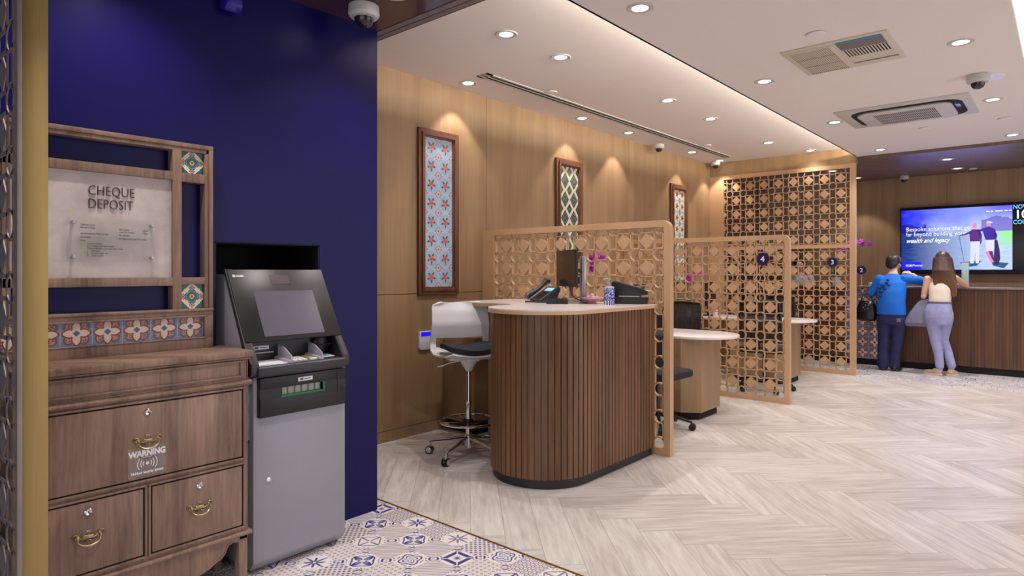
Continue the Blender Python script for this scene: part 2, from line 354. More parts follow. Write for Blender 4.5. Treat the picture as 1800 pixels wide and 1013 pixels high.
# ------------------------------------------------------------ mesh helpers
class MB:
    def __init__(s): s.bm = bmesh.new()
    def _mi(s, faces, mi):
        for f in faces: f.material_index = mi
    def box(s, x0, x1, y0, y1, z0, z1, bev=0, mi=0, seg=2):
        r = bmesh.ops.create_cube(s.bm, size=1); vs = r['verts']
        for v in vs:
            v.co = Vector(((x0 + x1) / 2 + v.co.x * (x1 - x0), (y0 + y1) / 2 + v.co.y * (y1 - y0), (z0 + z1) / 2 + v.co.z * (z1 - z0)))
        fs = set(f for v in vs for f in v.link_faces); s._mi(fs, mi)
        if bev:
            es = list(set(e for v in vs for e in v.link_edges))
            r = bmesh.ops.bevel(s.bm, geom=es, offset=bev, segments=seg, affect='EDGES', profile=.5); s._mi(r['faces'], mi)
        return s
    def prism(s, pts, a, b, axis='z', mi=0, bev=0):
        """polygon pts extruded from a to b along axis; pts are (x,y) for z, (y,z) for x, (x,z) for y"""
        def P(p, t):
            return {'z': (p[0], p[1], t), 'x': (t, p[0], p[1]), 'y': (p[0], t, p[1])}[axis]
        A = [s.bm.verts.new(P(p, a)) for p in pts]; B = [s.bm.verts.new(P(p, b)) for p in pts]; n = len(pts)
        fs = [s.bm.faces.new(A), s.bm.faces.new(B[::-1])]
        for i in range(n): fs.append(s.bm.faces.new((A[i], B[i], B[(i + 1) % n], A[(i + 1) % n])))
        s._mi(fs, mi)
        bmesh.ops.recalc_face_normals(s.bm, faces=fs)
        if bev:
            es = list(set(e for f in fs for e in f.edges)); r = bmesh.ops.bevel(s.bm, geom=es, offset=bev, segments=2, affect='EDGES', profile=.5); s._mi(r['faces'], mi)
        return s
    def tube(s, pts, r, n=10, mi=0, closed=False, flat=1.0):
        pts = [Vector(p) for p in pts]; rs = r if isinstance(r, (list, tuple)) else [r] * len(pts); rings = []; up = None; N = len(pts)
        for i, p in enumerate(pts):
            if closed: d = pts[(i + 1) % N] - pts[i - 1]
            else: d = pts[min(i + 1, N - 1)] - pts[max(i - 1, 0)]
            d = d.normalized() if d.length > 1e-9 else Vector((0, 0, 1))
            if up is None: up = d.orthogonal().normalized()
            up = (up - d * up.dot(d)); up = up.normalized() if up.length > 1e-6 else d.orthogonal().normalized()
            w_ = d.cross(up)
            rings.append([s.bm.verts.new(p + (up * math.cos(2 * PI * k / n) + w_ * math.sin(2 * PI * k / n) * flat) * rs[i]) for k in range(n)])
        fs = []
        for i in range(N if closed else N - 1):
            a, b = rings[i], rings[(i + 1) % N]
            for k in range(n): fs.append(s.bm.faces.new((a[k], a[(k + 1) % n], b[(k + 1) % n], b[k])))
        if not closed: fs += [s.bm.faces.new(rings[0][::-1]), s.bm.faces.new(rings[-1])]
        s._mi(fs, mi); bmesh.ops.recalc_face_normals(s.bm, faces=fs); return s
    def cyl(s, p0, p1, r, n=20, mi=0): return s.tube([p0, p1], r, n, mi)
    def lathe(s, prof, c=(0, 0, 0), n=28, mi=0, axis='z', sx=1, sy=1):
        rings = []; c = Vector(c)
        for (r, h) in prof:
            ring = []
            for k in range(n):
                a = 2 * PI * k / n; v = (r * math.cos(a) * sx, r * math.sin(a) * sy, h)
                if axis == 'x': v = (h, v[0], v[1])
                if axis == 'y': v = (v[0], h, v[1])
                ring.append(s.bm.verts.new(c + Vector(v)))
            rings.append(ring)
        fs = []
        for a, b in zip(rings, rings[1:]):
            for k in range(n): fs.append(s.bm.faces.new((a[k], a[(k + 1) % n], b[(k + 1) % n], b[k])))
        fs += [s.bm.faces.new(rings[0][::-1]), s.bm.faces.new(rings[-1])]
        s._mi(fs, mi); bmesh.ops.recalc_face_normals(s.bm, faces=fs); return s
    def ball(s, c, r, mi=0, seg=16, M=None):
        rr = r if isinstance(r, (list, tuple)) else (r, r, r)
        mt = Matrix.Translation(Vector(c)) @ (M or Matrix()) @ Matrix.Diagonal((*rr, 1))
        q = bmesh.ops.create_uvsphere(s.bm, u_segments=seg, v_segments=max(6, seg * 2 // 3), radius=1, matrix=mt)
        s._mi(set(f for v in q['verts'] for f in v.link_faces), mi); return s
    def loft(s, secs, n=24, mi=0):
        """stacked ellipses: (cx, cy, cz, rx, ry)"""
        rings = [[s.bm.verts.new((cx + rx * math.cos(2 * PI * k / n), cy + ry * math.sin(2 * PI * k / n), cz)) for k in range(n)] for cx, cy, cz, rx, ry in secs]
        fs = []
        for a, b in zip(rings, rings[1:]):
            for k in range(n): fs.append(s.bm.faces.new((a[k], a[(k + 1) % n], b[(k + 1) % n], b[k])))
        fs += [s.bm.faces.new(rings[0][::-1]), s.bm.faces.new(rings[-1])]
        s._mi(fs, mi); bmesh.ops.recalc_face_normals(s.bm, faces=fs); return s
    def grid(s, f, nu, nv, thick=0, mi=0):
        """a surface f(u,v)->(x,y,z), given thickness along its normal"""
        V = [[s.bm.verts.new(f(i / nu, j / nv)) for j in range(nv + 1)] for i in range(nu + 1)]
        fs = [s.bm.faces.new((V[i][j], V[i + 1][j], V[i + 1][j + 1], V[i][j + 1])) for i in range(nu) for j in range(nv)]
        s._mi(fs, mi); bmesh.ops.recalc_face_normals(s.bm, faces=fs)
        if thick:
            r = bmesh.ops.solidify(s.bm, geom=fs, thickness=thick)
        return s
    def text(s, string, size, M, mi=0, ext=.001, align='LEFT', sx=1.0, shear=0, off=0):
        cu = bpy.data.curves.new('t', 'FONT'); cu.body = string; cu.size = size; cu.extrude = ext; cu.align_x = align; cu.shear = shear; cu.offset = off
        cu.resolution_u = 3
        o = bpy.data.objects.new('t', cu); C.objects.link(o); dg = bpy.context.evaluated_depsgraph_get(); dg.update()
        me = bpy.data.meshes.new_from_object(o.evaluated_get(dg)); me.transform(M @ Matrix.Diagonal((sx, 1, 1, 1)))
        n0 = len(s.bm.faces); s.bm.from_mesh(me); s.bm.faces.ensure_lookup_table()
        for f in s.bm.faces[n0:]: f.material_index = mi
        bpy.data.objects.remove(o); bpy.data.curves.remove(cu); bpy.data.meshes.remove(me); return s
    def xf(s, M): bmesh.ops.transform(s.bm, matrix=M, verts=s.bm.verts); return s
def MY(x, y, z):   # text frame on a wall that faces -Y
    return Matrix(((1, 0, 0, x), (0, 0, -1, y), (0, 1, 0, z), (0, 0, 0, 1)))
def MX(x, y, z):   # text frame on a wall that faces -X
    return Matrix(((0, 0, -1, x), (-1, 0, 0, y), (0, 1, 0, z), (0, 0, 0, 1)))
def root_of(o):
    v = Vector((0, 0, 0))
    while o: v += o.location; o = o.parent
    return v
def P(name, mb, mats, parent=None, label=None, local=False, smooth=.6):
    """link a mesh as ONE object; coordinates are world ones unless local"""
    me = bpy.data.meshes.new(name)
    if parent is not None and not local: bmesh.ops.translate(mb.bm, vec=-root_of(parent), verts=mb.bm.verts)
    mb.bm.to_mesh(me); mb.bm.free()
    for m in (mats if isinstance(mats, (list, tuple)) else [mats]): me.materials.append(m)
    me.polygons.foreach_set('use_smooth', [True] * len(me.polygons)); me.set_sharp_from_angle(angle=smooth)
    o = bpy.data.objects.new(name, me); C.objects.link(o)
    if parent is not None: o.parent = parent
    if label: o['label'] = label
    return o
def tag(o, label, cat, group=None, kind=None):
    o['label'] = label; o['category'] = cat
    if group: o['group'] = group
    if kind: o['kind'] = kind
    return o
def T(name, label, cat, loc, rz=0, group=None):
    o = bpy.data.objects.new(name, None); C.objects.link(o); o.location = loc; o.rotation_euler = (0, 0, rz)
    o.empty_display_size = .05
    return tag(o, label, cat, group)
def single(name, mb, mats, label, cat, loc=None, group=None):
    """a one-mesh thing with its origin at loc (world coordinates in)"""
    if loc is not None: bmesh.ops.translate(mb.bm, vec=-Vector(loc), verts=mb.bm.verts)
    o = P(name, mb, mats)
    if loc is not None: o.location = loc
    return tag(o, label, cat, group)
def S(name, mb, mats, label=None, cat=None):
    o = P(name, mb, mats); o['kind'] = 'structure'
    if label: o['label'] = label
    if cat: o['category'] = cat
    return o
def dup(root, loc, rz, label, group=None):
    r = root.copy(); C.objects.link(r); r.location = loc; r.rotation_euler = (0, 0, rz); r['label'] = label
    if group: r['group'] = group
    for ch in list(root.children):
        c = ch.copy(); C.objects.link(c); c.parent = r
        for g in ch.children:
            d = g.copy(); C.objects.link(d); d.parent = c
    return r

# ------------------------------------------------------------ the room
ZS, ZL, ZR, ZW = 2.72, 2.97, 2.86, 2.82
# floors
S('floor_entrance', MB().box(-3, 2.338, -4, 4.3, -.1, 0), ENCA, 'patterned blue and white encaustic tile floor', 'floor')
S('floor', MB().box(2.352, 9.1, -4, 4.3, -.1, 0), HERR, 'pale herringbone plank floor', 'floor')
S('floor_counter', MB().box(9.1, 11.7, -4, 4.3, -.1, 0), ENCA, 'patterned tile floor before the teller counter', 'floor')
S('trim_1', MB().box(2.338, 2.352, -4, 4.3, -.1, .0015), BRZ, 'thin brass strip between tiles and planks', 'trim')
# soffit of the entrance with its shutter rail
S('ceiling_entrance', MB().box(-3, 2.25, -4, 4.3, ZS, 3.3), MAROON, 'dark gloss ceiling over the entrance', 'ceiling')
rail = MB()
rail.box(2.25, 2.292, -4, 4.3, ZS - .003, 3.3).box(2.299, 2.336, -4, 4.3, ZS - .003, 3.3).box(2.292, 2.299, -4, 4.3, ZS + .03, 3.3, mi=1).box(2.336, 2.346, -4, 4.3, ZS - .001, 3.3, mi=1)
S('trim_2', rail, [RAILM, SLOT], 'grey shutter rail along the entrance ceiling edge', 'trim')
# left ceiling (high), right ceiling (dropped), right recess
S('ceiling_left', MB().box(2.346, 9.3, 1.3, 4.3, ZL, 3.3), WHITE, 'white ceiling above the desks', 'ceiling')
S('ceiling', MB().box(2.346, 9.31, .26, 2.10, ZR, ZR + .02).box(2.346, 9.31, 2.085, 2.10, ZR, ZR + .03).box(2.346, 9.31, .24, .26, ZR, ZR + .04)
  .box(2.346, 9.31, .7, 1.65, ZR + .02, ZL + .3), WHITE, 'white dropped ceiling between the two coves', 'ceiling')
S('ceiling_right', MB().box(2.346, 9.3, -4, .9, 3.16, 3.3), WHITE, 'raised warm-lit ceiling at the right', 'ceiling')
S('ceiling_counter', MB().box(9.31, 11.7, -4, 4.3, ZW, 3.3), SOFW, 'dark wood ceiling over the teller counter', 'ceiling')
# left oak wall made of tall boards with a low seam
lw = MB(); seams = [2.239, 4.319, 5.60, 6.87, 8.15, 9.30]
lw.box(2.239, 9.30, 4.078, 4.3, 0, ZL, mi=1)
for a, b in zip(seams, seams[1:]):
    lw.box(a + .002, b - .002, 4.069, 4.08, 1.171, ZL)
for a, b in ((2.239, 3.78), (3.78, 5.6), (5.6, 7.4), (7.4, 9.3)): lw.box(a + .002, b - .002, 4.069, 4.08, .092, 1.166)
S('wall_left', lw, [OAK, GROOVE], 'oak panelled wall behind the desks', 'wall')
S('baseboard_left', MB().box(2.239, 9.3, 4.071, 4.085, 0, .088), OAK, 'oak skirting along the left wall', 'baseboard')
S('wall_left_counter', MB().box(9.3, 11.7, 4.069, 4.3, 0, ZW), SLATD, 'dark wall beside the teller counter', 'wall')
# fascia above the tall screen
S('wall_upper', MB().box(9.22, 9.31, 2.085, 4.069, 2.765, ZL), OAK, 'oak fascia above the tall lattice screen', 'wall')
# back wall
bw = MB().box(11.56, 11.7, -4, 4.3, 0, ZW, mi=1)
ys = [-4, -2.75, -.95, .15, 1.38, 2.63, 4.3]
for a, b in zip(ys, ys[1:]): bw.box(11.55, 11.562, a + .0015, b - .0015, 0, ZW)
S('wall_back', bw, [OAK, GROOVE], 'oak wall behind the teller counter', 'wall')
S('wall_right', MB().box(9.3, 11.7, -4.2, -4, 0, 3.3).box(-3, 2.3, -4.2, -4, 0, 3.3), OAK, 'unseen oak wall at the right, left open in the middle for light', 'wall')  # near piece added to shade the entrance; middle left open for world light
S('wall_front', MB().box(-3.2, -3, 2.2, 4.3, 0, 3.3).box(-3.2, -3, -4.2, 2.2, 2.5, 3.3), OAK, 'unseen oak wall added behind the camera, open below to let light in', 'wall')  # added unseen wall, darkens the entrance; its opening lets world light in
# navy wall with the niche for the machine
nw = MB(); NX0, NX1, NZ = 1.325, 1.868, 1.49
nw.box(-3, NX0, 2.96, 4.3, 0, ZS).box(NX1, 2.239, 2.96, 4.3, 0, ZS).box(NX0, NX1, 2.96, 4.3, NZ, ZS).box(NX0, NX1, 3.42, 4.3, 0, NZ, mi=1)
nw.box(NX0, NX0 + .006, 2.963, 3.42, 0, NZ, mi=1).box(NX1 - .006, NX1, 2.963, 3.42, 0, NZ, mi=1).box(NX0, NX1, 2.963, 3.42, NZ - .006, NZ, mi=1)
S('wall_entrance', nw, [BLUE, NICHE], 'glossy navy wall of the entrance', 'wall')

# ------------------------------------------------------------ lattice screens
def clip(poly, a, b, c, d):
    for ax, lim, sg in ((0, a, 1), (0, b, -1), (1, c, 1), (1, d, -1)):
        out = []
        for i in range(len(poly)):
            p, q = poly[i - 1], poly[i]; pi = (p[ax] - lim) * sg >= 0; qi = (q[ax] - lim) * sg >= 0
            if pi != qi:
                t = (lim - p[ax]) / (q[ax] - p[ax]); out.append((p[0] + (q[0] - p[0]) * t, p[1] + (q[1] - p[1]) * t))
            if qi: out.append(q)
        poly = out
        if len(poly) < 3: return None
    return poly
def lattice(mb, u0, u1, w0, w1, uc, wc, x0, x1, axis='x', p=.2, t=.0045, rt=.0045):
    """fretwork: circles where narrow bands cross, solid diamonds in the squares between"""
    a, r = .036, .0475
    def put(poly):
        poly = clip(poly, u0, u1, w0, w1)
        if poly:
            q = [poly[i] for i in range(len(poly)) if abs(poly[i][0] - poly[i - 1][0]) + abs(poly[i][1] - poly[i - 1][1]) > 1e-5]
            if len(q) > 2: mb.prism(q, x0, x1, axis)
    i0, i1 = math.floor((u0 - uc) / p) - 1, math.ceil((u1 - uc) / p) + 1; j0, j1 = math.floor((w0 - wc) / p) - 1, math.ceil((w1 - wc) / p) + 1
    e = math.sqrt(r * r - a * a)
    for i in range(i0, i1):
        for j in range(j0, j1):
            cx, cw = uc + i * p, wc + j * p
            for sg in (-1, 1):
                put([(cx + sg * a - t, cw + e), (cx + sg * a + t, cw + e), (cx + sg * a + t, cw + p - e), (cx + sg * a - t, cw + p - e)])
                put([(cx + e, cw + sg * a - t), (cx + p - e, cw + sg * a - t), (cx + p - e, cw + sg * a + t), (cx + e, cw + sg * a + t)])
            dx, dw, h = cx + p / 2, cw + p / 2, p / 2 - a - t + .003
            put([(dx - h, dw), (dx, dw - h), (dx + h, dw), (dx, dw + h)])
            n = 20
            for k in range(n):
                A, B = 2 * PI * k / n, 2 * PI * (k + 1) / n
                put([(cx + (r + rt) * math.cos(A), cw + (r + rt) * math.sin(A)), (cx + (r + rt) * math.cos(B), cw + (r + rt) * math.sin(B)),
                     (cx + (r - rt) * math.cos(B), cw + (r - rt) * math.sin(B)), (cx + (r - rt) * math.cos(A), cw + (r - rt) * math.sin(A))])
def rframe(mb, u0, u1, w0, w1, fw, x0, x1, rad, axis='x'):
    """frame whose free upper corner (low u) is rounded"""
    def arc(cu, cw, r, n=8): return [(cu + r * math.cos(PI / 2 + PI / 2 * k / n), cw + r * math.sin(PI / 2 + PI / 2 * k / n)) for k in range(n + 1)]
    ot = arc(u0 + rad, w1 - rad, rad); it = arc(u0 + fw + .004, w1 - fw - .004, .004)
    mb.prism([(u1, w1)] + ot[:5] + it[:5][::-1] + [(u1, w1 - fw)], x0, x1, axis)
    mb.prism(ot[4:] + [(u0, w0), (u0 + fw, w0)] + it[4:][::-1], x0, x1, axis)
    mb.prism([(u0 + fw, w0), (u1, w0), (u1, w0 + fw), (u0 + fw, w0 + fw)], x0, x1, axis)
def screen(name, label, X, y0, y1, z1, fw=.05, wallw=.14, wc=None):
    t = T(name, label, 'screen', (X, (y0 + y1) / 2, 0), 0, 'lattice screens between the desks')
    fm = MB(); rframe(fm, y0, y1, 0, z1, fw, X - .025, X + .03, .07); fm.box(X - .025, X + .03, y1 - wallw, y1, fw, z1 - fw)
    P('frame', fm, LATT, t, smooth=.5)
    lm = MB(); lattice(lm, y0 + fw, y1 - wallw, fw, z1 - fw, y0 + fw + .05, wc if wc else z1 - fw, X - .012, X + .016); P('fretwork', lm, LATT, t, smooth=.5)
    return t
screen('lattice_screen', 'tan lattice screen standing right behind the fluted bar-height desk', 4.29, 2.185, 4.067, 1.73)
s2 = screen('lattice_screen', 'tan lattice screen carrying the round number 4 badge', 6.77, 2.135, 4.067, 1.73)
d4 = MB().lathe([(.0, -.012), (.062, -.012), (.066, -.008), (.066, 0), (0, 0)], (6.745, 2.40, 1.483), axis='x', mi=0, n=32).text('4', .085, MX(6.7325, 2.40, 1.454), 1, .001, 'CENTER', off=.0015)
P('number_badge', d4, [NAVY, LET], s2, 'round navy badge with white number 4')
t3 = T('lattice_screen', 'tall lattice screen with a middle rail and the round number 3 badge', 'screen', (9.22, 3.07, 0), 0, 'lattice screens between the desks')
fm = MB().box(9.2, 9.25, 2.085, 2.155, 0, 2.765).box(9.2, 9.25, 3.85, 4.067, 0, 2.765).box(9.2, 9.25, 2.155, 3.85, 2.71, 2.765).box(9.2, 9.25, 2.155, 3.85, 1.665, 1.715).box(9.2, 9.25, 2.155, 3.85, 0, .055)
P('frame', fm, LATT, t3)
lm = MB(); lattice(lm, 2.155, 3.85, 1.715, 2.71, 2.365, 2.69, 9.212, 9.238); P('fretwork', lm, LATT, t3, 'upper fretwork panel with five rows of circles')
lm = MB(); lattice(lm, 2.155, 3.85, .055, 1.665, 2.365, 1.665, 9.212, 9.238); P('fretwork', lm, LATT, t3, 'lower fretwork panel')
P('glass_pane', MB().box(9.241, 9.247, 2.157, 3.848, 1.717, 2.708), GLASS, t3)
d3 = MB().lathe([(0, -.012), (.062, -.012), (.066, -.008), (.066, 0), (0, 0)], (9.2, 2.36, 1.478), axis='x', n=32).text('3', .085, MX(9.187, 2.36, 1.449), 1, .001, 'CENTER', off=.0015)
P('number_badge', d3, [NAVY, LET], t3, 'round navy badge with white number 3')
# metal lattice with the gold jamb in the foreground
tg = T('metal_screen', 'grey metal lattice screen ending in a broad gold post, left foreground', 'screen', (.53, 2.7, 0))
P('post', MB().box(.491, .568, 2.445, 2.52, 0, ZS, .001), GOLD, tg, 'flat brushed gold post')
P('frame', MB().box(.484, .497, 2.425, 2.447, 0, ZS, .002).box(.484, .52, 2.935, 2.958, 0, ZS), PEWT, tg)
lm = MB(); lattice(lm, 2.447, 2.935, .02, ZS - .002, 2.545, .30, .488, .492, t=.007, rt=.006); P('fretwork', lm, PEWT, tg)

# ------------------------------------------------------------ ceiling fittings
def lamp_proto(loc, label, cat='downlight', r=.062):
    t = T('downlight', label, cat, loc, 0, 'round recessed downlights')
    P('trim_ring', MB().lathe([(r * .74, .004), (r * .78, -.004), (r * 1.16, -.006), (r * 1.26, -.001), (r * 1.26, .004)], n=32), GREY, t, local=True)
    P('lens', MB().lathe([(0.001, .002), (0.001, -.002), (r * .72, -.002), (r * .76, .003)], n=28), LAMPE, t, local=True)
    return t
lamps = [  # x, y, z, label, power factor
 (3.265, 2.89, ZL, 'downlight above the rounded end of the fluted desk', 1), (3.886, 2.89, ZL, 'smaller downlight above the computer monitor of the fluted desk', .7),
 (5.534, 2.86, ZL, 'downlight over the first low white desk', 1), (6.495, 2.86, ZL, 'downlight just before the number 4 screen', .8),
 (8.17, 2.84, ZL, 'downlight over the second low white desk', 1), (9.06, 2.6, ZL, 'downlight tucked close to the tall lattice screen', .25),
 (3.896, 3.885, ZL, 'wall-side downlight left of the long slot vent', .9), (5.578, 3.87, ZL, 'wall-side downlight over the green diamond panel', .9),
 (6.512, 3.86, ZL, 'wall-side downlight between the second and third tall pictures', .9), (8.131, 3.84, ZL, 'wall-side downlight over the cream flower panel', .9),
 (9.02, 3.83, ZL, 'wall-side downlight in the corner by the tall lattice screen', .9),
 (3.243, 1.849, ZR, 'large downlight near the top edge of the photo', 1), (5.14, 1.816, ZR, 'downlight left of the square ceiling grille', 1),
 (7.01, 1.781, ZR, 'downlight left of the long air conditioner', 1), (8.949, 1.749, ZR, 'downlight near the end of the dropped ceiling, left one', 1),
 (5.108, .533, ZR, 'downlight right of the square ceiling grille', 1), (6.994, .50, ZR, 'downlight right of the long air conditioner by the dome camera', 1),
 (8.937, .463, ZR, 'downlight near the right edge at the end of the dropped ceiling', 1),
 (11.007, 1.188, ZW, 'downlight in the wood ceiling close to the television wall', 1.3), (10.03, 1.193, ZW, 'downlight in the wood ceiling nearer the hall', 2.2),
 (11.1, 2.494, ZW, 'downlight in the wood ceiling next to the tall lattice screen', 1)]
base = None
for x, y, z, lb, pf in lamps:
    if base is None: base = lamp_proto((x, y, z), lb)
    else: dup(base, (x, y, z), 0, lb)
    wall = y > 3.7 or x > 10.9
    if wall: spot_light((x, y, z - .012), LAMP_W * 1.5 * pf, 84, .35, (1, .90, .82), radius=.02)
    else: spot_light((x, y, z - .012), LAMP_W * 2.3 * pf, 120, .8, radius=.03)
# unseen lamps of this kind, mostly added to brighten the entrance, hall and counter
for x, y, z, k in ((.95, 1.5, ZS, 1.4), (2.0, 2.5, ZS, .8), (.2, .2, ZS, 1.0), (1.8, .0, ZS, 1.0), (.9, 2.62, ZS, .8),
                   (-1.2, 1.2, ZS, 1.0), (4.2, -1.6, 3.16, 1.5), (6.2, -1.6, 3.16, 1.5), (8.2, -1.6, 3.16, 1.5), (10.2, -.6, ZW, 1.8), (10.1, 2.6, ZW, .8)):
    dup(base, (x, y, z), 0, 'added fill downlight outside the picture, above the entrance or the hall side')
    spot_light((x, y, z - .012), LAMP_W * 2.3 * k, 120, .8, (1, .92, .86), radius=.03)

def disc(loc, label, name='ceiling_disc', cat='sprinkler cover', r=.045):
    return single(name, MB().lathe([(0, -.002), (r, -.002), (r + .003, -.006), (r, -.012), (0, -.013)], loc, n=28), WHITE, label, cat, loc, 'flat white ceiling discs')
disc((4.322, 1.207, ZR), 'flat white disc left of the square ceiling grille', r=.055)
disc((4.574, 3.502, ZL), 'flat white disc beside the near end of the slot vent')
disc((7.807, 3.476, ZL), 'flat white disc beside the far end of the slot vent')
disc((7.906, 1.139, ZR), 'flat white disc beyond the long air conditioner', r=.055)
disc((7.926, .473, ZR), 'flat white disc near the right edge beyond the dome camera', r=.055)
disc((11.139, 1.02, ZW), 'flat white disc in the wood ceiling')

# linear slot vent
tv = T('slot_vent', 'long narrow two-slot air vent in the ceiling above the wall', 'air vent', (6.3, 3.63, ZL))
vy = 3.63
P('frame', MB().box(3.80, 8.84, vy - .062, vy - .040, ZL - .006, ZL + .004).box(3.80, 8.84, vy + .040, vy + .062, ZL - .006, ZL + .004).box(3.80, 8.84, vy - .008, vy + .008, ZL - .006, ZL + .004)
  .box(3.80, 3.87, vy - .062, vy + .062, ZL - .006, ZL + .004).box(8.81, 8.84, vy - .062, vy + .062, ZL - .006, ZL + .004), GREY, tv)
P('slot', MB().box(3.87, 8.81, vy - .04, vy - .008, ZL - .002, ZL + .004), SLOT, tv); P('slot', MB().box(3.87, 8.81, vy + .008, vy + .04, ZL - .002, ZL + .004), SLOT, tv)

# square grille (x 4.53-5.19, y .85-1.49)
tq = T('ceiling_grille', 'beige ceiling ventilation grille with one half opened to a slotted plate', 'air vent', (4.86, 1.17, ZR))
P('frame', MB().box(4.53, 5.19, .85, 1.50, ZR - .01, ZR + .004, .003), BEIGE, tq)
gl = MB().box(4.58, 5.15, 1.19, 1.47, ZR - .014, ZR - .009)
for k in range(19):
    for j in range(3): gl.box(4.60 + j * .185, 4.60 + j * .185 + .165, 1.21 + k * .0135, 1.21 + k * .0135 + .007, ZR - .0146, ZR - .0135, mi=1)
    for j in range(3): gl.box(4.767 + j * .185, 4.78 + j * .185, 1.21 + k * .0135, 1.21 + k * .0135 + .007, ZR - .015, ZR - .0135, mi=2)
P('grille', gl, [BEIGE, plain('grille_recess', 156, 150, 132, .7), SLOT], tq)
op = MB().box(4.58, 5.15, .885, 1.165, ZR - .0125, ZR - .009)
op.box(4.56, 4.60, .89, 1.16, ZR - .0135, ZR - .012, mi=1).box(4.60, 4.74, .89, 1.16, ZR - .0135, ZR - .012, mi=2).box(5.06, 5.085, .88, 1.16, ZR - .0135, ZR - .012, mi=2)
for k in range(14): op.box(4.75, 4.91, .895 + k * .019, .903 + k * .019, ZR - .0135, ZR - .012, mi=3)
P('open_panel', op, [BEIGE, TEAL, PLATE, SLOT], tq)

# ceiling cassette (x 6.55-7.44, y .64-1.66)
tc = T('air_conditioner', 'long white ceiling cassette air conditioner with a louvred grille', 'air conditioner', (7.0, 1.14, ZR))
ax0, ax1, ay0, ay1 = 6.56, 7.42, .63, 1.68
P('panel', MB().box(ax0, ax1, ay0, ay1, ZR - .014, ZR + .004, .004), GREY, tc)
def rr(x0, x1, y0, y1, r, n=6, sq=1):
    out = []
    for cx, cy, a0 in ((x1 - r, y1 - r, 0), (x0 + r, y1 - r, 90), (x0 + r, y0 + r, 180), (x1 - r, y0 + r, 270)):
        out += [(cx + r * math.cos(R(a0 + 90 * k / n)), cy + r * math.sin(R(a0 + 90 * k / n))) for k in range(n + 1)]
    return out
P('air_slot', MB().prism(rr(6.66, 7.36, .70, 1.58, .16), ZR - .020, ZR - .013), SLOT, tc)
P('cover', MB().prism(rr(6.705, 7.35, .775, 1.53, .12), ZR - .034, ZR - .018, bev=.004), GREY, tc)
gr = MB().box(6.80, 7.28, .90, 1.40, ZR - .0365, ZR - .034)
for k in range(32):
    for j in range(4): gr.box(6.812 + j * .118, 6.812 + j * .118 + .10, .907 + k * .0154, .907 + k * .0154 + .009, ZR - .0375, ZR - .036, mi=1)
P('grille', gr, [GREY, plain('vent_recess', 92, 80, 76, .8)], tc)
P('vane', MB().box(6.78, 7.02, .722, .760, ZR - .024, ZR - .019, .002), BLKG, tc)

def dome(loc, label, s=1.0, mount=None, ped=0):
    t = T('dome_camera', label, 'security camera', loc, 0, 'ceiling dome cameras'); x, y, z = loc
    if mount: P('mount_plate', MB().lathe([(0, 0), (.095 * s, 0), (.095 * s, -.006), (0, -.006)], (x + mount[0], y + mount[1], z), n=28), WHP, t)
    P('housing', MB().lathe([(0, 0), (.070 * s, 0), (.074 * s, -.004), (.076 * s, -.045 * s), (.066 * s, -.058 * s), (.048 * s, -.062 * s), (0, -.062 * s)], (x, y, z), n=36), GREY, t)
    P('dome', MB().lathe([(.047 * s, -.060 * s), (.046 * s, -.07 * s), (.040 * s, -.088 * s), (.028 * s, -.101 * s), (.012 * s, -.107 * s), (.001, -.108 * s)], (x, y, z), n=28), BLKG, t)
    return t
dome((1.985, 2.735, ZS - .001), 'white dome camera under the dark ceiling on the navy wall', 1.05)
dome((6.05, .524, ZR), 'white dome camera with an offset round plate, upper right', 1.0, (.13, -.06))
dome((7.365, 3.93, ZL), 'small dome camera above the third tall picture, beside the wall', .9)
dome((9.10, 3.93, ZL), 'small dome camera in the corner above the tall lattice screen', .9)
dome((11.35, 1.90, ZW), 'small dark dome camera on the wood ceiling near the television wall', .9)
# detector on the navy wall near the top of the frame
td = T('wall_sensor', 'dark blue box-shaped sensor high on the navy wall', 'sensor', (1.38, 2.9, 2.55))
P('housing', MB().prism([(2.96, 2.565), (2.915, 2.55), (2.885, 2.575), (2.885, 2.70), (2.96, 2.70)], 1.345, 1.42, 'x', bev=.004), plain('blue_plastic', 40, 24, 150, .2), td)
P('cover', MB().lathe([(0, 0), (.026, 0), (.028, -.004), (.024, -.012), (0, -.014)], (1.397, 2.885, 2.66), axis='y'), WHP, td)

# ------------------------------------------------------------ pictures on the oak wall
def picture(x0, x1, z0, z1, fw, mat, label):
    t = T('framed_picture', label, 'framed tile panel', ((x0 + x1) / 2, 4.06, z0), 0, 'tall framed tile panels on the oak wall'); y = 4.069
    f = MB()
    for a, b, dep in ((0, fw * .45, .028), (fw * .45, fw * .85, .040), (fw * .85, fw, .030)):
        f.box(x0 + a, x0 + b, y - dep, y, z0 + a, z1 - a, .002); f.box(x1 - b, x1 - a, y - dep, y, z0 + a, z1 - a, .002)
        f.box(x0 + b, x1 - b, y - dep, y, z0 + a, z0 + b, .002); f.box(x0 + b, x1 - b, y - dep, y, z1 - b, z1 - a, .002)
    P('frame', f, FRAMEW, t); P('tile_panel', MB().box(x0 + fw, x1 - fw, y - .012, y, z0 + fw, z1 - fw), mat, t)
    return t
picture(3.482, 3.94, 1.155, 2.55, .068, art1(), 'tall picture of red roses on pale blue tiles, nearest of the three')
picture(5.363, 5.845, 1.155, 2.55, .075, art2(), 'tall picture of green and cream diamond tiles, middle of the three')
picture(7.928, 8.42, 1.155, 2.55, .078, art3(), 'tall picture of cream tiles with small red and blue flowers, farthest')

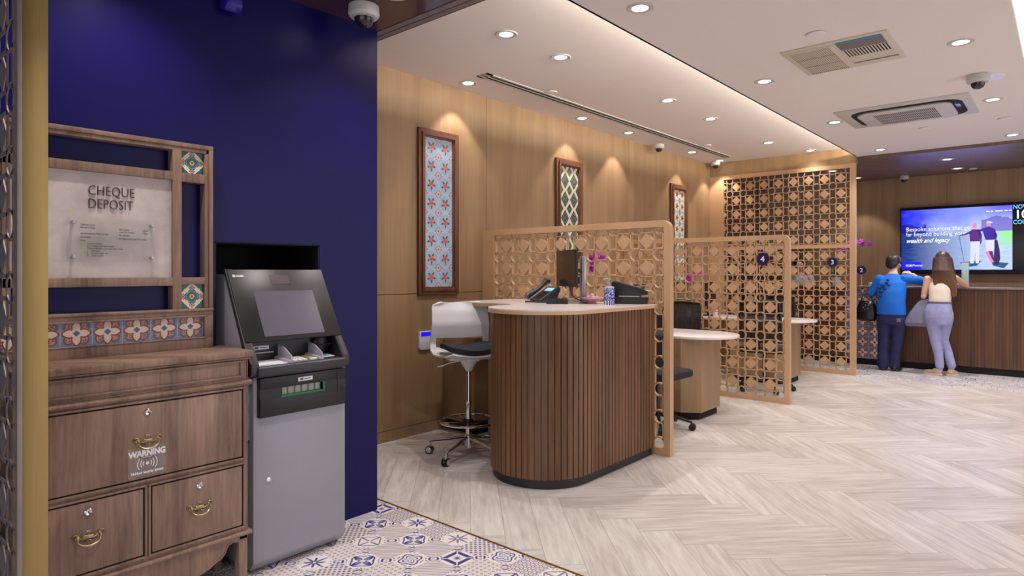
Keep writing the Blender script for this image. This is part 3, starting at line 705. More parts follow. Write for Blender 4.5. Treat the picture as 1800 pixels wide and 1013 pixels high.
# alarm keypad
tk = T('alarm_keypad', 'white wall keypad with a lit blue display left of the stool', 'keypad', (3.56, 4.06, .70))
P('housing', MB().prism([(3.49, .72), (3.51, .70), (3.61, .70), (3.632, .72), (3.632, .855), (3.49, .855)], 4.045, 4.069, 'y', bev=.004), WHP, tk)
P('display', MB().box(3.505, 3.617, 4.041, 4.046, .815, .848, .001), BLUEB, tk)
P('button', MB().box(3.555, 3.563, 4.042, 4.046, .797, .803).box(3.61, 3.614, 4.042, 4.046, .77, .79), DGREY, tk)

# ------------------------------------------------------------ fluted desk
def flute(pts, pitch=.0415, gw=.009, dep=.009):
    """outline walked at a fixed pitch with a groove cut at every step"""
    segs = []; L = [0]
    for a, b in zip(pts, pts[1:]): L.append(L[-1] + math.dist(a, b))
    def at(s):
        s = max(0, min(s, L[-1])); i = 0
        while i < len(L) - 2 and L[i + 1] < s: i += 1
        t = (s - L[i]) / (L[i + 1] - L[i]); a, b = pts[i], pts[i + 1]; d = ((b[0] - a[0]) / (L[i + 1] - L[i]), (b[1] - a[1]) / (L[i + 1] - L[i]))
        return (a[0] + (b[0] - a[0]) * t, a[1] + (b[1] - a[1]) * t), (-d[1], d[0])
    out = []; s = 0
    while s < L[-1] - pitch:
        for o, dd in ((0, 0), (pitch * .5 - gw, 0), (pitch - gw, 0), (pitch - gw + .0008, dep), (pitch - .0008, dep)):
            p, n = at(s + o); out.append((p[0] - n[0] * dd, p[1] - n[1] * dd))
        s += pitch
    out.append(pts[-1]); return out
cx, cy, rd = 3.39, 2.66, .36
outl = [(4.245, 2.30)] + [(4.2 - k * .05, 2.30) for k in range(16)] + [(cx - rd * math.sin(R(a)), cy - rd * math.cos(R(a))) for a in range(0, 181, 4)] + [(3.45, 3.02), (3.66, 3.02)]
outl = [p for i, p in enumerate(outl) if i == 0 or math.dist(p, outl[i - 1]) > 1e-4]
td = T('reception_desk', 'bar-height desk with rounded end clad in walnut slats, white top', 'desk', (3.8, 2.66, 0))
P('fluted_body', MB().prism(flute(outl) + [(4.245, 3.02)], .062, 1.084), SLAT, td, smooth=.4)
def off(o): return [(4.24, 2.30 + o)] + [(cx - (rd - o) * math.sin(R(a)), cy - (rd - o) * math.cos(R(a))) for a in range(0, 181, 6)] + [(4.24, 3.02 - o)]
P('plinth', MB().prism(off(.022), .0, .063), PLINTH, td)
P('pedestal', MB().box(3.66, 4.245, 3.02, 3.43, .07, 1.084, .002), OAK, td, 'oak side pedestal under the return')
P('pedestal_plinth', MB().box(3.69, 4.245, 3.02, 3.42, 0, .07), PLINTH, td)
def topo(o):
    return [(4.262, 2.285 + o)] + [(cx - (rd + .018 - o) * math.sin(R(a)), cy - (rd + .018 - o) * math.cos(R(a))) for a in range(0, 181, 4)] + [(3.50, cy + rd + .018 - o)] + \
        [(3.50 + .055 * (1 - math.cos(R(a))), cy + rd + .018 - o + .055 * math.sin(R(a))) for a in range(15, 91, 15)] + [(3.555 + o, 3.69 - o), (4.262, 3.69 - o)]
P('top_edge', MB().prism(topo(0), 1.084, 1.106), EDGE, td, 'light oak edge band')
P('top', MB().prism(topo(.001), 1.106, 1.114), TOPW, td, 'white worktop surface')
P('drawer', MB().box(3.72, 4.1, 3.45, 3.66, 1.0, 1.07, .004), GREY, td)
P('bracket', MB().box(3.66, 3.68, 3.43, 3.52, 1.06, 1.084).box(3.66, 3.68, 3.43, 3.45, .98, 1.084), WHP, td)
# low oak cabinet along the wall behind the stool
tl = T('low_cabinet', 'low oak cabinet against the wall behind the stool', 'cabinet', (4.0, 3.88, 0))
P('body', MB().box(3.78, 4.255, 3.70, 4.066, .09, .80, .002), OAK, tl); P('plinth', MB().box(3.80, 4.25, 3.70, 4.06, 0, .09), SLOT, tl)

# ------------------------------------------------------------ stool
ts = T('drafting_stool', 'tall white-backed stool with black seat and chrome castor base', 'stool', (3.345, 3.33, 0), R(-26))
L_ = dict(local=True)
def shell(u, v):
    # profile from seat front (v=0) to top of the back (v=1)
    pr = [(-.21, .755), (-.15, .735), (0, .722), (.12, .722), (.195, .745), (.225, .80), (.215, .86), (.205, .95), (.235, 1.05), (.27, 1.115)]
    k = v * (len(pr) - 1); i = min(int(k), len(pr) - 2); t = k - i; y = pr[i][0] * (1 - t) + pr[i + 1][0] * t; z = pr[i][1] * (1 - t) + pr[i + 1][1] * t
    wd = .215 + .02 * math.sin(PI * v) ; wd *= (1 - .28 * max(0, (v - .93) / .07) ** 3) * (.86 + .14 * min(1, v / .1))
    s = (u - .5) * 2
    y2 = y - .05 * s * s * max(0, (v - .35)) * 1.6; z2 = z + .025 * s * s * (1 - v)
    return (s * wd, y2, z2)
sh = MB(); nu, nv = 20, 36
V = {}
for i in range(nu + 1):
    for j in range(nv + 1): V[i, j] = sh.bm.verts.new(shell(i / nu, j / nv))
for i in range(nu):
    for j in range(nv):
        u, v = (i + .5) / nu, (j + .5) / nv
        if .12 < u < .88 and .50 < v < .645: continue
        sh.bm.faces.new((V[i, j], V[i + 1, j], V[i + 1, j + 1], V[i, j + 1]))
bmesh.ops.delete(sh.bm, geom=[v for v in sh.bm.verts if not v.link_faces], context='VERTS')
bmesh.ops.recalc_face_normals(sh.bm, faces=sh.bm.faces); bmesh.ops.solidify(sh.bm, geom=list(sh.bm.faces), thickness=.011)
P('back_shell', sh, WHP, ts, **L_, smooth=1.2)
pad = MB().grid(lambda u, v: ((u - .5) * 2 * .195 * (1 - .25 * abs(2 * v - 1) ** 6), -.215 + .385 * v, .757 + .012 * (1 - (2 * v - 1) ** 2) + .022 * ((u - .5) * 2) ** 2 + .02 * max(0, v - .7)), 16, 16, -.035)
P('seat_pad', pad, FAB, ts, **L_, smooth=1.2)
P('under_frame', MB().lathe([(.02, .62), (.045, .66), (.07, .70), (.12, .725), (0, .728)]).box(-.16, .16, -.05, .05, .705, .73, .006).box(-.05, .05, -.1, .17, .70, .728, .006), WHP, ts, **L_)
P('lever', MB().tube([(-.06, 0, .70), (-.13, .02, .685), (-.20, .05, .66)], .005).tube([(-.18, .045, .665), (-.22, .06, .655)], .008), SILV, ts, **L_)
P('column', MB().lathe([(.016, .38), (.016, .64), (0, .64)]).lathe([(.022, .10), (.022, .385), (.024, .39), (.024, .40), (0, .40)]), CHROME, ts, **L_)
P('foot_ring', MB().tube([(.21 * math.cos(a * PI / 20), .21 * math.sin(a * PI / 20), .255) for a in range(40)], .009, 8, closed=True).tube([(.02, 0, .24), (.205, 0, .255)], .007).tube([(-.02, 0, .24), (-.205, 0, .255)], .007).tube([(0, .02, .24), (0, .205, .255)], .007), CHROME, ts, **L_)
P('ring_hub', MB().lathe([(.023, .22), (.034, .225), (.034, .265), (.023, .27)]).box(-.15, .15, -.012, .012, .235, .25).box(-.012, .012, -.13, .13, .235, .25), BLACK, ts, **L_)
P('base_hub', MB().lathe([(.018, .055), (.03, .06), (.034, .15), (.024, .16)]), CHROME, ts, **L_)
for k in range(5):
    a = R(121 + 26 + 72 * k); c_, s_ = math.cos(a), math.sin(a)
    lg = P('leg', MB().tube([(c_ * .02, s_ * .02, .135), (c_ * .15, s_ * .15, .11), (c_ * .27, s_ * .27, .095), (c_ * .292, s_ * .292, .085), (c_ * .296, s_ * .296, .05)], [.016, .013, .011, .011, .009], 10), CHROME, ts, **L_)
    n_ = Vector((-s_, c_, 0)); ctr = Vector((c_ * .3, s_ * .3, .028))
    P('castor', MB().cyl(ctr - n_ * .020, ctr - n_ * .004, .029, 20).cyl(ctr + n_ * .004, ctr + n_ * .020, .029, 20).cyl(ctr - n_ * .024, ctr + n_ * .024, .022, 16, mi=1).ball(ctr + Vector((0, 0, .006)), (.026, .026, .027), mi=1), [BLACK, CHROME], lg, **L_)

# ------------------------------------------------------------ things on the fluted desk (top at 1.114)
ZD = 1.114
# telephone
tp = T('desk_phone', 'dark grey office telephone with a lit display on the fluted desk', 'telephone', (3.93, 3.09, ZD), R(-109))
body = MB().prism([(-.10, .004), (-.10, .02), (.06, .115), (.085, .12), (.095, .10), (.05, .004)], -.05, .10, 'x', bev=.004)
P('body', body, DGREY, tp, **L_)
sl = math.atan2(.095, .16)
def slope(mb, x0, x1, t0, t1, h, mi=0):   # box lying on the sloping face; t from 0 to 1
    q = MB().box(x0, x1, t0 * .186, t1 * .186, 0, h, .001); q.xf(Matrix.Translation((0, -.10, .02)) @ Matrix.Rotation(sl, 4, 'X')); me = bpy.data.meshes.new('q'); q.bm.to_mesh(me); q.bm.free(); mb.bm.from_mesh(me); bpy.data.meshes.remove(me); return mb
P('display', slope(MB(), -.01, .085, .72, .93, .004), LCD, tp, 'lit pale blue display', **L_)
kb = MB()
for i in range(4):
    for j in range(5): slope(kb, -.005 + i * .024, .013 + i * .024, .10 + j * .11, .18 + j * .11, .005)
P('keys', kb, BLACK, tp, **L_)
P('handset', MB().tube([(-.075, -.11, .035), (-.075, -.09, .055), (-.075, -.02, .085), (-.075, .04, .13), (-.075, .075, .165), (-.075, .10, .16)], [.024, .026, .017, .017, .027, .024], 12), DGREY, tp, **L_)
# monitor
tm = T('monitor', 'black computer monitor on a silver pole stand, seen nearly edge-on, fluted desk', 'monitor', (3.926, 2.876, ZD), math.atan2(.575, -.82))
P('panel', MB().box(-.02, 0, -.225, .225, .125, .40, .003), BLACK, tm, **L_)
P('display', MB().box(0, .001, -.215, .215, .137, .39), plain('screen_glass_reflection', 58, 44, 34, .12), tm, **L_)  # brown of the reflected room put into the glass colour
P('stand_pole', MB().box(-.160, -.122, -.028, .028, .012, .355, .006), SILV, tm, 'silver pole', **L_)
P('arm', MB().box(-.13, -.018, -.02, .02, .23, .26, .003), BLACK, tm, **L_)
P('base', MB().box(-.18, .05, -.10, .10, 0, .012, .004), SILV, tm, **L_)
cb = MB()
for pts in (((-.03, -.02, .16), (-.05, -.02, .08), (-.08, 0, .03), (-.14, -.05, .05), (-.17, -.10, .012)), ((-.02, .05, .15), (-.03, .05, .06), (-.08, .03, .03), (-.12, -.02, .02))):
    q = [Vector(p) for p in pts]; sm = []
    for i in range(len(q) - 1):
        for k in range(6): t = k / 6; sm.append(q[i].lerp(q[i + 1], t))
    sm.append(q[-1]); cb.tube(sm, .003, 6)
P('cable', cb, BLACK, tm, **L_)
# keypad block
tk2 = T('keyboard', 'small sloping black keypad beside the monitor base', 'keyboard', (3.80, 2.86, ZD), R(-52))
P('body', MB().prism([(-.07, 0), (.07, 0), (.07, .035), (-.07, .012)], -.08, .08, 'x', bev=.003), BLACK, tk2, **L_)
kk = MB()
for i in range(6):
    for j in range(4): y0 = -.06 + j * .032; z0 = .013 + (y0 + .07) / .14 * .023; kk.box(-.072 + i * .025, -.052 + i * .025, y0, y0 + .024, z0, z0 + .007, .001)
P('keys', kk, DGREY, tk2, **L_)
single('pen', MB().cyl((3.80, 3.17, ZD + .006), (3.88, 3.07, ZD + .006), .006, 8), BLACK, 'slim black pen lying left of the desk phone', 'pen', (3.84, 3.12, ZD))
wc = MB(); pts = []
for k in range(25):
    t = k / 24; pts.append((4.0 + .03 * math.sin(t * 6), 3.28 - .42 * t, ZD + .008 + .075 * abs(math.sin(t * PI * 2)) * (1 if t < .5 else .8)))
wc.tube(pts, .004, 6); single('cable', wc, GREY, 'pale curling cable behind the desk phone', 'cable', (4.0, 3.1, ZD))
# footed sweet dish
tdh = T('footed_dish', 'small pink and white footed dish of wrapped sweets beside the silver pole', 'dish', (3.97, 2.665, ZD))
P('bowl', MB().lathe([(.035, 0), (.038, .006), (.028, .012), (.04, .024), (.068, .036), (.082, .042), (.080, .045), (.06, .040), (0, .036)], n=32), plain('pink_ceramic', 216, 160, 172, .3, var=.2), tdh, **L_)
sw = [(.0, 0, .05), (.03, .01, .048), (-.03, .015, .048), (.01, -.032, .048), (-.022, -.025, .047), (.01, .036, .048), (.005, .005, .064)]
wrap = plain('sweet_wrapper', 226, 196, 206, .3, var=.3)
for i, q in enumerate(sw):
    loc = (3.97 + q[0], 2.665 + q[1], ZD + q[2]); m = MB().ball(loc, .011, seg=8).tube([(loc[0] - .02, loc[1], loc[2]), (loc[0] - .01, loc[1], loc[2]), (loc[0] + .01, loc[1], loc[2]), (loc[0] + .02, loc[1], loc[2])], [.009, .003, .003, .009], 6)
    single('sweet', m, wrap, 'pink wrapped sweet heaped in the footed dish', 'sweet', loc, 'sweets in the footed dish')
# pump bottle
tb = T('pump_bottle', 'blue floral ceramic pump bottle in front of the black ticket terminal', 'bottle', (3.93, 2.49, ZD))
P('bottle', MB().lathe([(0, 0), (.036, 0), (.038, .004), (.038, .122), (.034, .130), (.012, .134), (0, .134)], n=32), bottle_pat(), tb, **L_)
P('pump', MB().lathe([(.013, .132), (.014, .155), (.006, .158), (.006, .178), (.011, .180), (.011, .192), (0, .194)]).tube([(0, 0, .186), (-.03, .022, .186), (-.036, .028, .178)], .005, 8), plain('pump_plastic', 150, 158, 150, .3), tb, **L_)
# terminal
tt = T('ticket_terminal', 'black wedge-shaped terminal with sloping screen next to the lattice screen', 'terminal', (4.03, 2.53, ZD), R(-65))
P('housing', MB().prism([(0, 0), (-.004, .155), (.012, .168), (.25, .098), (.255, .07), (.20, .062), (.205, .045), (.258, .05), (.25, 0)], 0, .11, 'y', bev=.003), BLACK, tt, **L_)
dd = MB().box(0, .185, .012, .098, 0, .003, .001); dd.xf(Matrix.Translation((.03, 0, .1645)) @ Matrix.Rotation(math.atan2(.07, .238), 4, 'Y'))
P('display', dd, plain('terminal_display', 96, 92, 140, .15), tt, **L_)
P('lip', MB().box(.225, .275, .002, .108, .095, .102, .002), GREY, tt, **L_)
P('slot', MB().box(.05, .20, -.002, .004, .055, .060), GREY, tt, **L_)

# ------------------------------------------------------------ low white desks
def low_desk(x, label):
    t = T('low_desk', label, 'desk', (x, 3.2, 0), 0, 'low white desks between the screens')
    def o(r, e=0): return [(x + .37 - e, 4.06), (x - .37 + e, 4.06)] + [(x + (.37 - e) * math.cos(R(a)), 2.66 + (.37 - e) * math.sin(R(a))) for a in range(180, 361, 5)]
    P('top', MB().prism(o(0), .738, .762, bev=.004), TOPW, t)
    def ch(e): return [(x - .37 + e, 3.2), (x - .37 + e, 2.66 + e * .2), (x - .26 + e * .2, 2.51 + e), (x + .14, 2.51 + e), (x + .26 - e * .5, 2.58 + e * .5), (x + .27 - e, 2.70), (x + .27 - e, 3.2)]
    P('pedestal', MB().prism(ch(0), .07, .738), OAK, t); P('plinth', MB().prism(ch(.03), 0, .07), SLOT, t)
    P('back_panel', MB().box(x - .02, x + .02, 3.2, 4.06, .07, .738), OAK, t)
    return t
low_desk(5.77, 'low white-topped desk with oak base, nearer one, before the number 4 screen')
low_desk(8.22, 'low white-topped desk with oak base, farther one, before the tall lattice screen')
def chair(loc, rz, label):
    """swivel chair facing local +Y"""
    t = T('office_chair', label, 'chair', loc, rz, 'black swivel chairs at the low desks')
    P('seat', MB().prism(rr(-.24, .24, -.23, .25, .08), .44, .50, bev=.015), FAB, t, **L_)
    bk = MB().grid(lambda u, v: ((u - .5) * .46 * (1 - .08 * v), -.24 - .05 * v + .03 * (2 * u - 1) ** 2, .58 + .42 * v), 10, 10, .006)
    P('back_mesh', bk, MESHM, t, **L_)
    P('back_frame', MB().tube([(-.23, -.21, .57), (-.225, -.235, .8), (-.212, -.26, 1.0), (0, -.29, 1.01), (.212, -.26, 1.0), (.225, -.235, .8), (.23, -.21, .57), (0, -.24, .57)], .014, 8, closed=True).tube([(0, -.05, .42), (0, -.27, .46), (0, -.28, .62)], .016), BLACK, t, **L_)
    P('column', MB().cyl((0, 0, .10), (0, 0, .44), .025), BLACK, t, **L_)
    for k in range(5):
        a = R(18 + 72 * k); c_, s_ = math.cos(a), math.sin(a)
        lg = P('leg', MB().tube([(0, 0, .12), (c_ * .14, s_ * .14, .11), (c_ * .29, s_ * .29, .07), (c_ * .295, s_ * .295, .04)], [.018, .014, .011, .009]), BLACK, t, **L_)
        n_ = Vector((-s_, c_, 0)); ctr = Vector((c_ * .3, s_ * .3, .029)); P('castor', MB().cyl(ctr - n_ * .022, ctr + n_ * .022, .029, 18), BLACK, lg, **L_)
    return t
def meshmat():
    m = Mat('chair_mesh', .8, 0, rgb(40, 36, 42)); nt = m.nt; tr = nt.nodes.new('ShaderNodeBsdfTransparent'); mx = nt.nodes.new('ShaderNodeMixShader'); mx.inputs[0].default_value = .72
    nt.links.new(tr.outputs[0], mx.inputs[1]); nt.links.new(m.b.outputs[0], mx.inputs[2]); nt.links.new(mx.outputs[0], nt.nodes['Material Output'].inputs[0]); return m.m
MESHM = meshmat()
c0 = chair((6.40, 3.27, 0), R(90), 'black mesh-back chair behind the nearer low desk')
dup(c0, (5.03, 2.70, 0), R(-92), 'black chair in front of the nearer low desk, mostly behind the first screen')
dup(c0, (8.84, 3.03, 0), R(90), 'black mesh-back chair behind the farther low desk')
dup(c0, (7.42, 2.62, 0), R(-84), 'black chair in front of the farther low desk, only a castor shows')
def desk_monitor(loc, rz, label):
    t = T('desk_monitor', label, 'monitor', loc, rz, 'monitors on the low desks')
    P('panel', MB().box(-.012, .012, -.25, .25, .14, .46, .004), BLACK, t, **L_); P('stand', MB().cyl((.03, 0, .01), (.03, 0, .3), .018).box(-.08, .10, -.1, .1, 0, .012, .003), BLACK, t, **L_)
    return t
dm = desk_monitor((8.22, 3.62, .762), R(100), 'black monitor standing on the farther low desk')
dup(dm, (5.72, 3.45, .762), R(60), 'black monitor standing on the nearer low desk behind the first screen')
single('sanitiser_bottle', MB().lathe([(0, 0), (.028, 0), (.03, .01), (.03, .10), (.012, .115), (.012, .13), (0, .13)], (7.98, 3.45, .762)), plain('clear_pink_plastic', 214, 190, 200, .25), 'small pale plastic bottle on the farther low desk', 'bottle', (7.98, 3.45, .762))

# ------------------------------------------------------------ orchids
def orchid(loc, h, lean, label, n=7, s=1.0, seed=1):
    rng = random.Random(seed); t = T('potted_orchid', label, 'plant', loc, 0, 'magenta orchids in white pots')
    P('pot', MB().lathe([(0, 0), (.05 * s, 0), (.07 * s, .11 * s), (.064 * s, .11 * s), (.06 * s, .095 * s), (0, .095 * s)]), POT, t, **L_)
    for k in range(4):
        a = k * 1.6 + seed; c_, s_ = math.cos(a), math.sin(a)
        lf = MB().grid(lambda u, v: (c_ * v * .20 * s - s_ * (u - .5) * .07 * s * math.sin(PI * min(1, v * .9 + .1)), s_ * v * .20 * s + c_ * (u - .5) * .07 * s * math.sin(PI * min(1, v * .9 + .1)), .10 * s + .11 * s * math.sin(v * 2.3) + .012 * (2 * u - 1) ** 2), 4, 10, .003)
        P('leaf', lf, LEAF, t, **L_, smooth=1.5)
    pts = []
    for k in range(17):
        v = k / 16; pts.append(Vector((lean[0] * v * v, lean[1] * v * v, .10 + (h - .10) * math.sin(v * 1.85) / math.sin(1.57))))
    P('stem', MB().tube(pts, .004, 6), LEAF, t, **L_)
    for i in range(n):
        p = pts[7 + int(i * 9 / max(1, n - 1))] + Vector((rng.uniform(-.03, .03), rng.uniform(-.03, .03), rng.uniform(-.03, .015))); m = MB()
        tilt = Matrix.Rotation(rng.uniform(-.5, .5), 4, 'X') @ Matrix.Rotation(R(-90) + rng.uniform(-.6, .6), 4, 'Y') @ Matrix.Rotation(rng.uniform(0, 1), 4, 'Z')
        for k in range(5):
            a = 2 * PI * k / 5; m.ball((math.cos(a) * .024, math.sin(a) * .024, .003), (.024, .017, .004), seg=8, M=Matrix.Rotation(a, 4, 'Z'))
        m.ball((0, 0, .008), (.009, .009, .01), seg=8, mi=1); m.xf(Matrix.Translation(p) @ tilt)
        P('flower', m, [PINK, plain_centre], t, **L_, smooth=1.5)
    return t
plain_centre = plain('orchid_centre', 150, 30, 150, .5)
orchid((5.60, 3.84, .762), .76, (.05, -.18), 'magenta orchid seen through the first lattice screen beside the monitor', 9, 1, 2)
orchid((7.96, 3.84, .762), .62, (.05, -.16), 'magenta orchid on the farther low desk, behind the number 4 screen', 8, 1, 4)
orchid((10.75, 2.72, 1.142), .66, (-.18, -.50), 'magenta orchid on the teller counter arching past the tall screen', 12, 1.1, 5)

# ------------------------------------------------------------ teller counter
tc = T('teller_counter', 'long walnut teller counter with dark top and a flower-tiled end section', 'counter', (10.7, .1, 0))
fr = []; y = -3.98
while y < 2.02:
    fr += [(10.40, y), (10.40, y + .030), (10.405, y + .031), (10.405, y + .036)]; y += .037
P('front', MB().prism(fr + [(10.40, 2.03), (10.45, 2.03), (10.45, -3.98)], .09, 1.118), SLATD, tc)
P('tiled_section', MB().box(10.395, 10.45, 2.03, 2.50, .09, 1.118), TCOUNT, tc, 'blue-grey tiles with cream four-petal flowers')
fr = []; y = 2.50
while y < 4.02:
    fr += [(10.40, y), (10.40, y + .030), (10.405, y + .031), (10.405, y + .036)]; y += .037
P('side_front', MB().prism(fr + [(10.40, 4.06), (10.45, 4.06), (10.45, 2.50)], .09, 1.118), SLATD, tc)
P('plinth', MB().box(10.42, 10.46, -3.98, 4.06, 0, .09), SLOT, tc)
P('top', MB().box(10.36, 10.95, -3.98, 4.06, 1.118, 1.142, .003), plain('stone_grey_top', 120, 110, 112, .25), tc)
P('inner_panel', MB().box(10.90, 10.93, -3.98, 4.06, 0, 1.118), OAK, tc)
tb2 = T('counter_badge', 'round navy number 2 badge on a thin post standing on the tiled counter end', 'sign', (10.45, 2.29, 1.142))
P('post', MB().cyl((10.45, 2.29, 1.146), (10.45, 2.29, 1.33), .006, 10).lathe([(0, 0), (.03, 0), (.03, .005), (0, .006)], (10.45, 2.29, 1.142)), LATT, tb2)
P('badge', MB().lathe([(0, -.008), (.062, -.008), (.065, -.005), (.065, .004), (0, .004)], (10.45, 2.29, 1.375), axis='x', n=32).text('2', .085, MX(10.4412, 2.29, 1.346), 1, .001, 'CENTER', off=.0015), [NAVY, LET], tb2)
single('counter_divider', MB().box(10.42, 10.50, 1.005, 1.08, 1.142, 1.475, .003), FROST, 'upright pale blue acrylic divider standing on the teller counter', 'divider', (10.46, 1.04, 1.142))
single('tape_dispenser', MB().lathe([(0, 0), (.035, 0), (.035, .05), (0, .055)], (10.47, 2.17, 1.142)), GREY, 'small grey holder on the counter left of the blue sweater', 'holder', (10.47, 2.17, 1.142))

# ------------------------------------------------------------ television wall
ttv = T('wall_television', 'large wall screen showing two golfers on a sunlit course', 'screen', (11.5, .6, 1.32))
P('housing', MB().box(11.43, 11.548, -.95, 1.967, 1.318, 2.335, .004), plain('tv_bezel', 22, 18, 32, .25), ttv)
WH = emit('screen_white', 235, 240, 255, 1.0); CY = emit('screen_cyan', 110, 200, 255, 1.0); SB = emit('screen_blue', 0, 0, 240, 1.0); GP = emit('golfer_purple', 84, 30, 120, .9)
GV = emit('golfer_violet', 52, 20, 150, .9); GS = emit('golfer_skin', 226, 130, 190, .9); GW = emit('golfer_white', 205, 206, 255, 1.0); GB = emit('golfer_bag', 44, 14, 84, .9); GG = emit('golf_shadow', 20, 90, 130, .8)
im = MB(); im.box(11.425, 11.431, .595, 1.949, 1.382, 2.292, mi=0)
X = 11.4245
def tvp(px, py): # photo-like coordinates on the picture: u right 0-1, v up 0-1 -> y,z
    return (1.949 - px * 1.354, 1.382 + py * .91)
def shape(pts, mi, k=0): im.prism([tvp(*p) for p in pts], X - .0006 * k, X + .001, 'x', mi=mi)
im.text('Bespoke solutions that go', .090, MX(X, tvp(.045, 0)[0], tvp(0, .645)[1]), 1, .0006, sx=.86, off=-.0005)
im.text('far beyond building your', .090, MX(X, tvp(.045, 0)[0], tvp(0, .56)[1]), 1, .0006, sx=.86, off=-.0005)
im.text('wealth and legacy', .095, MX(X, tvp(.045, 0)[0], tvp(0, .452)[1]), 1, .0006, sx=.82, shear=.45, off=.001)
im.box(X - .0002, X + .001, 1.949 - .26, 1.945, 1.386, 1.386 + .115, mi=2)
im.text('OCBC', .042, MX(X - .0006, 1.949 - .055, 1.43), 1, .0004, sx=.8, off=.001).text('Premier', .052, MX(X - .0006, 1.949 - .14, 1.43), 1, .0004, sx=.8, shear=.5)
im.lathe([(0, -.0004), (.008, -.0004), (.008, .0004), (0, .0004)], (X - .0006, 1.949 - .128, 1.443), axis='x', mi=1, n=12)
for k, wd in enumerate((.045, .03, .05, .035, .04, .03)): yy = tvp(.78, 0)[0] - k * .052; im.box(X - .0002, X + .001, yy - wd, yy, tvp(0, .912)[1], tvp(0, .926)[1], mi=1)
# golfers on the picture: legs, shirts, arms, heads, club, bag
shape([(.55, .12), (.74, .14), (.70, .06), (.58, .04)], 8); shape([(.82, .13), (.97, .10), (.93, .02), (.84, .06)], 8)
shape([(.645, .45), (.725, .45), (.722, .26), (.718, .10), (.69, .10), (.688, .30), (.672, .10), (.640, .10), (.645, .28)], 6, 1)
shape([(.64, .45), (.725, .45), (.735, .60), (.72, .64), (.66, .645), (.635, .60)], 4, 2)
shape([(.645, .62), (.60, .58), (.545, .555), (.545, .54), (.61, .56), (.65, .585)], 4, 2)
shape([(.72, .63), (.745, .55), (.74, .42), (.728, .40), (.728, .52), (.71, .60)], 4, 2)
shape([(.665, .66), (.66, .72), (.675, .75), (.695, .745), (.70, .70), (.69, .66)], 5, 2)
shape([(.541, .55), (.545, .55), (.592, .10), (.588, .10)], 7, 1)
shape([(.775, .46), (.85, .46), (.845, .30), (.78, .28)], 6, 1); shape([(.77, .28), (.80, .30), (.84, .12), (.825, .10)], 5, 1); shape([(.80, .29), (.835, .29), (.85, .14), (.84, .13)], 4, 1)
shape([(.775, .47), (.85, .47), (.865, .56), (.855, .64), (.80, .68), (.73, .64), (.70, .63), (.70, .61), (.75, .61)], 9, 2)
shape([(.785, .68), (.78, .73), (.80, .755), (.82, .74), (.82, .69)], 5, 2); shape([(.78, .74), (.79, .765), (.82, .76), (.84, .735)], 6, 3)
shape([(.855, .62), (.875, .54), (.865, .46), (.85, .48)], 9, 2); shape([(.85, .46), (.875, .47), (.895, .30), (.90, .17), (.885, .08), (.85, .07), (.845, .20), (.85, .34)], 7, 3)
im.text('NOW SERVING', .085, MX(X, .588, 2.235), 3, .0006, sx=.8, off=.001).text('10', .17, MX(X, .572, 2.10), 1, .0006, sx=.9, off=.003).text('COUNTER', .085, MX(X, .588, 2.02), 3, .0006, sx=.8, off=.001)
P('screen_image', im, [screen_img(), WH, SB, CY, GP, GS, GW, GB, GG, GV], ttv, 'lit picture with golfers, slogan and queue number')
l = area_light('screen_glow', (11.40, 1.27, 1.84), .90, 1.3, 4, (.35, .35, 1), (0, R(90), 0))

# ------------------------------------------------------------ cabinet
CY0 = 2.66
cb = T('deposit_cabinet', 'walnut drawer cabinet with brass pulls and scalloped apron, left foreground', 'cabinet', (.93, 2.81, 0))
P('carcass', MB().box(.535, 1.335, 2.672, 2.958, .205, .985), WALN, cb)
P('top', MB().box(.520, 1.352, 2.648, 2.958, .985, 1.012, .005), WALN, cb)
def mould(z, h, d=.016):   # half-round moulding along front and right side
    pr = [(-.0, 0)] + [(-d * math.sin(PI * k / 6), h / 2 - h / 2 * math.cos(PI * k / 6)) for k in range(1, 6)] + [(0, h)]
    m = MB().prism([(2.672 + a, z + b) for a, b in pr], .530, 1.335 + d * .9, 'x'); m.box(1.335, 1.335 + d * .9, 2.672, 2.958, z, z + h, .004); return m
P('moulding', mould(.862, .024), WALN, cb); P('moulding', mould(.218, .022), WALN, cb); P('moulding', mould(.972, .014, .008), WALN, cb)
def bead(m, x0, x1, z0, z1, w=.009, d=.010):
    y = 2.672
    for a in ((x0, x1, z0, z0 + w), (x0, x1, z1 - w, z1), (x0, x0 + w, z0 + w, z1 - w), (x1 - w, x1, z0 + w, z1 - w)): m.box(a[0], a[1], y - d, y, a[2], a[3], .003)
    return m
P('frieze_panel', bead(bead(MB(), .56, 1.309, .900, .972), .535, 1.334, .888, .972, .003, .004), WALN, cb)
P('bead_frame', bead(MB(), .555, 1.322, .546, .858), WALN, cb); P('bead_frame', bead(MB(), .555, .935, .253, .535), WALN, cb); P('bead_frame', bead(MB(), .938, 1.322, .253, .535), WALN, cb)
P('shadow_gap', MB().box(.564, 1.313, 2.6705, 2.672, .555, .849).box(.564, .926, 2.6705, 2.672, .262, .526).box(.947, 1.313, 2.6705, 2.672, .262, .526), GROOVE, cb)
def lock(x, z, par):
    P('lock', MB().lathe([(.012, .0), (.0135, -.006), (.0105, -.009), (.009, -.008), (.0, -.008)], (x, 2.6655, z), axis='y', n=28), CHROME, par)
    P('keyhole', MB().box(x - .0012, x + .0012, 2.6565, 2.6572, z - .004, z + .004), SLOT, par)
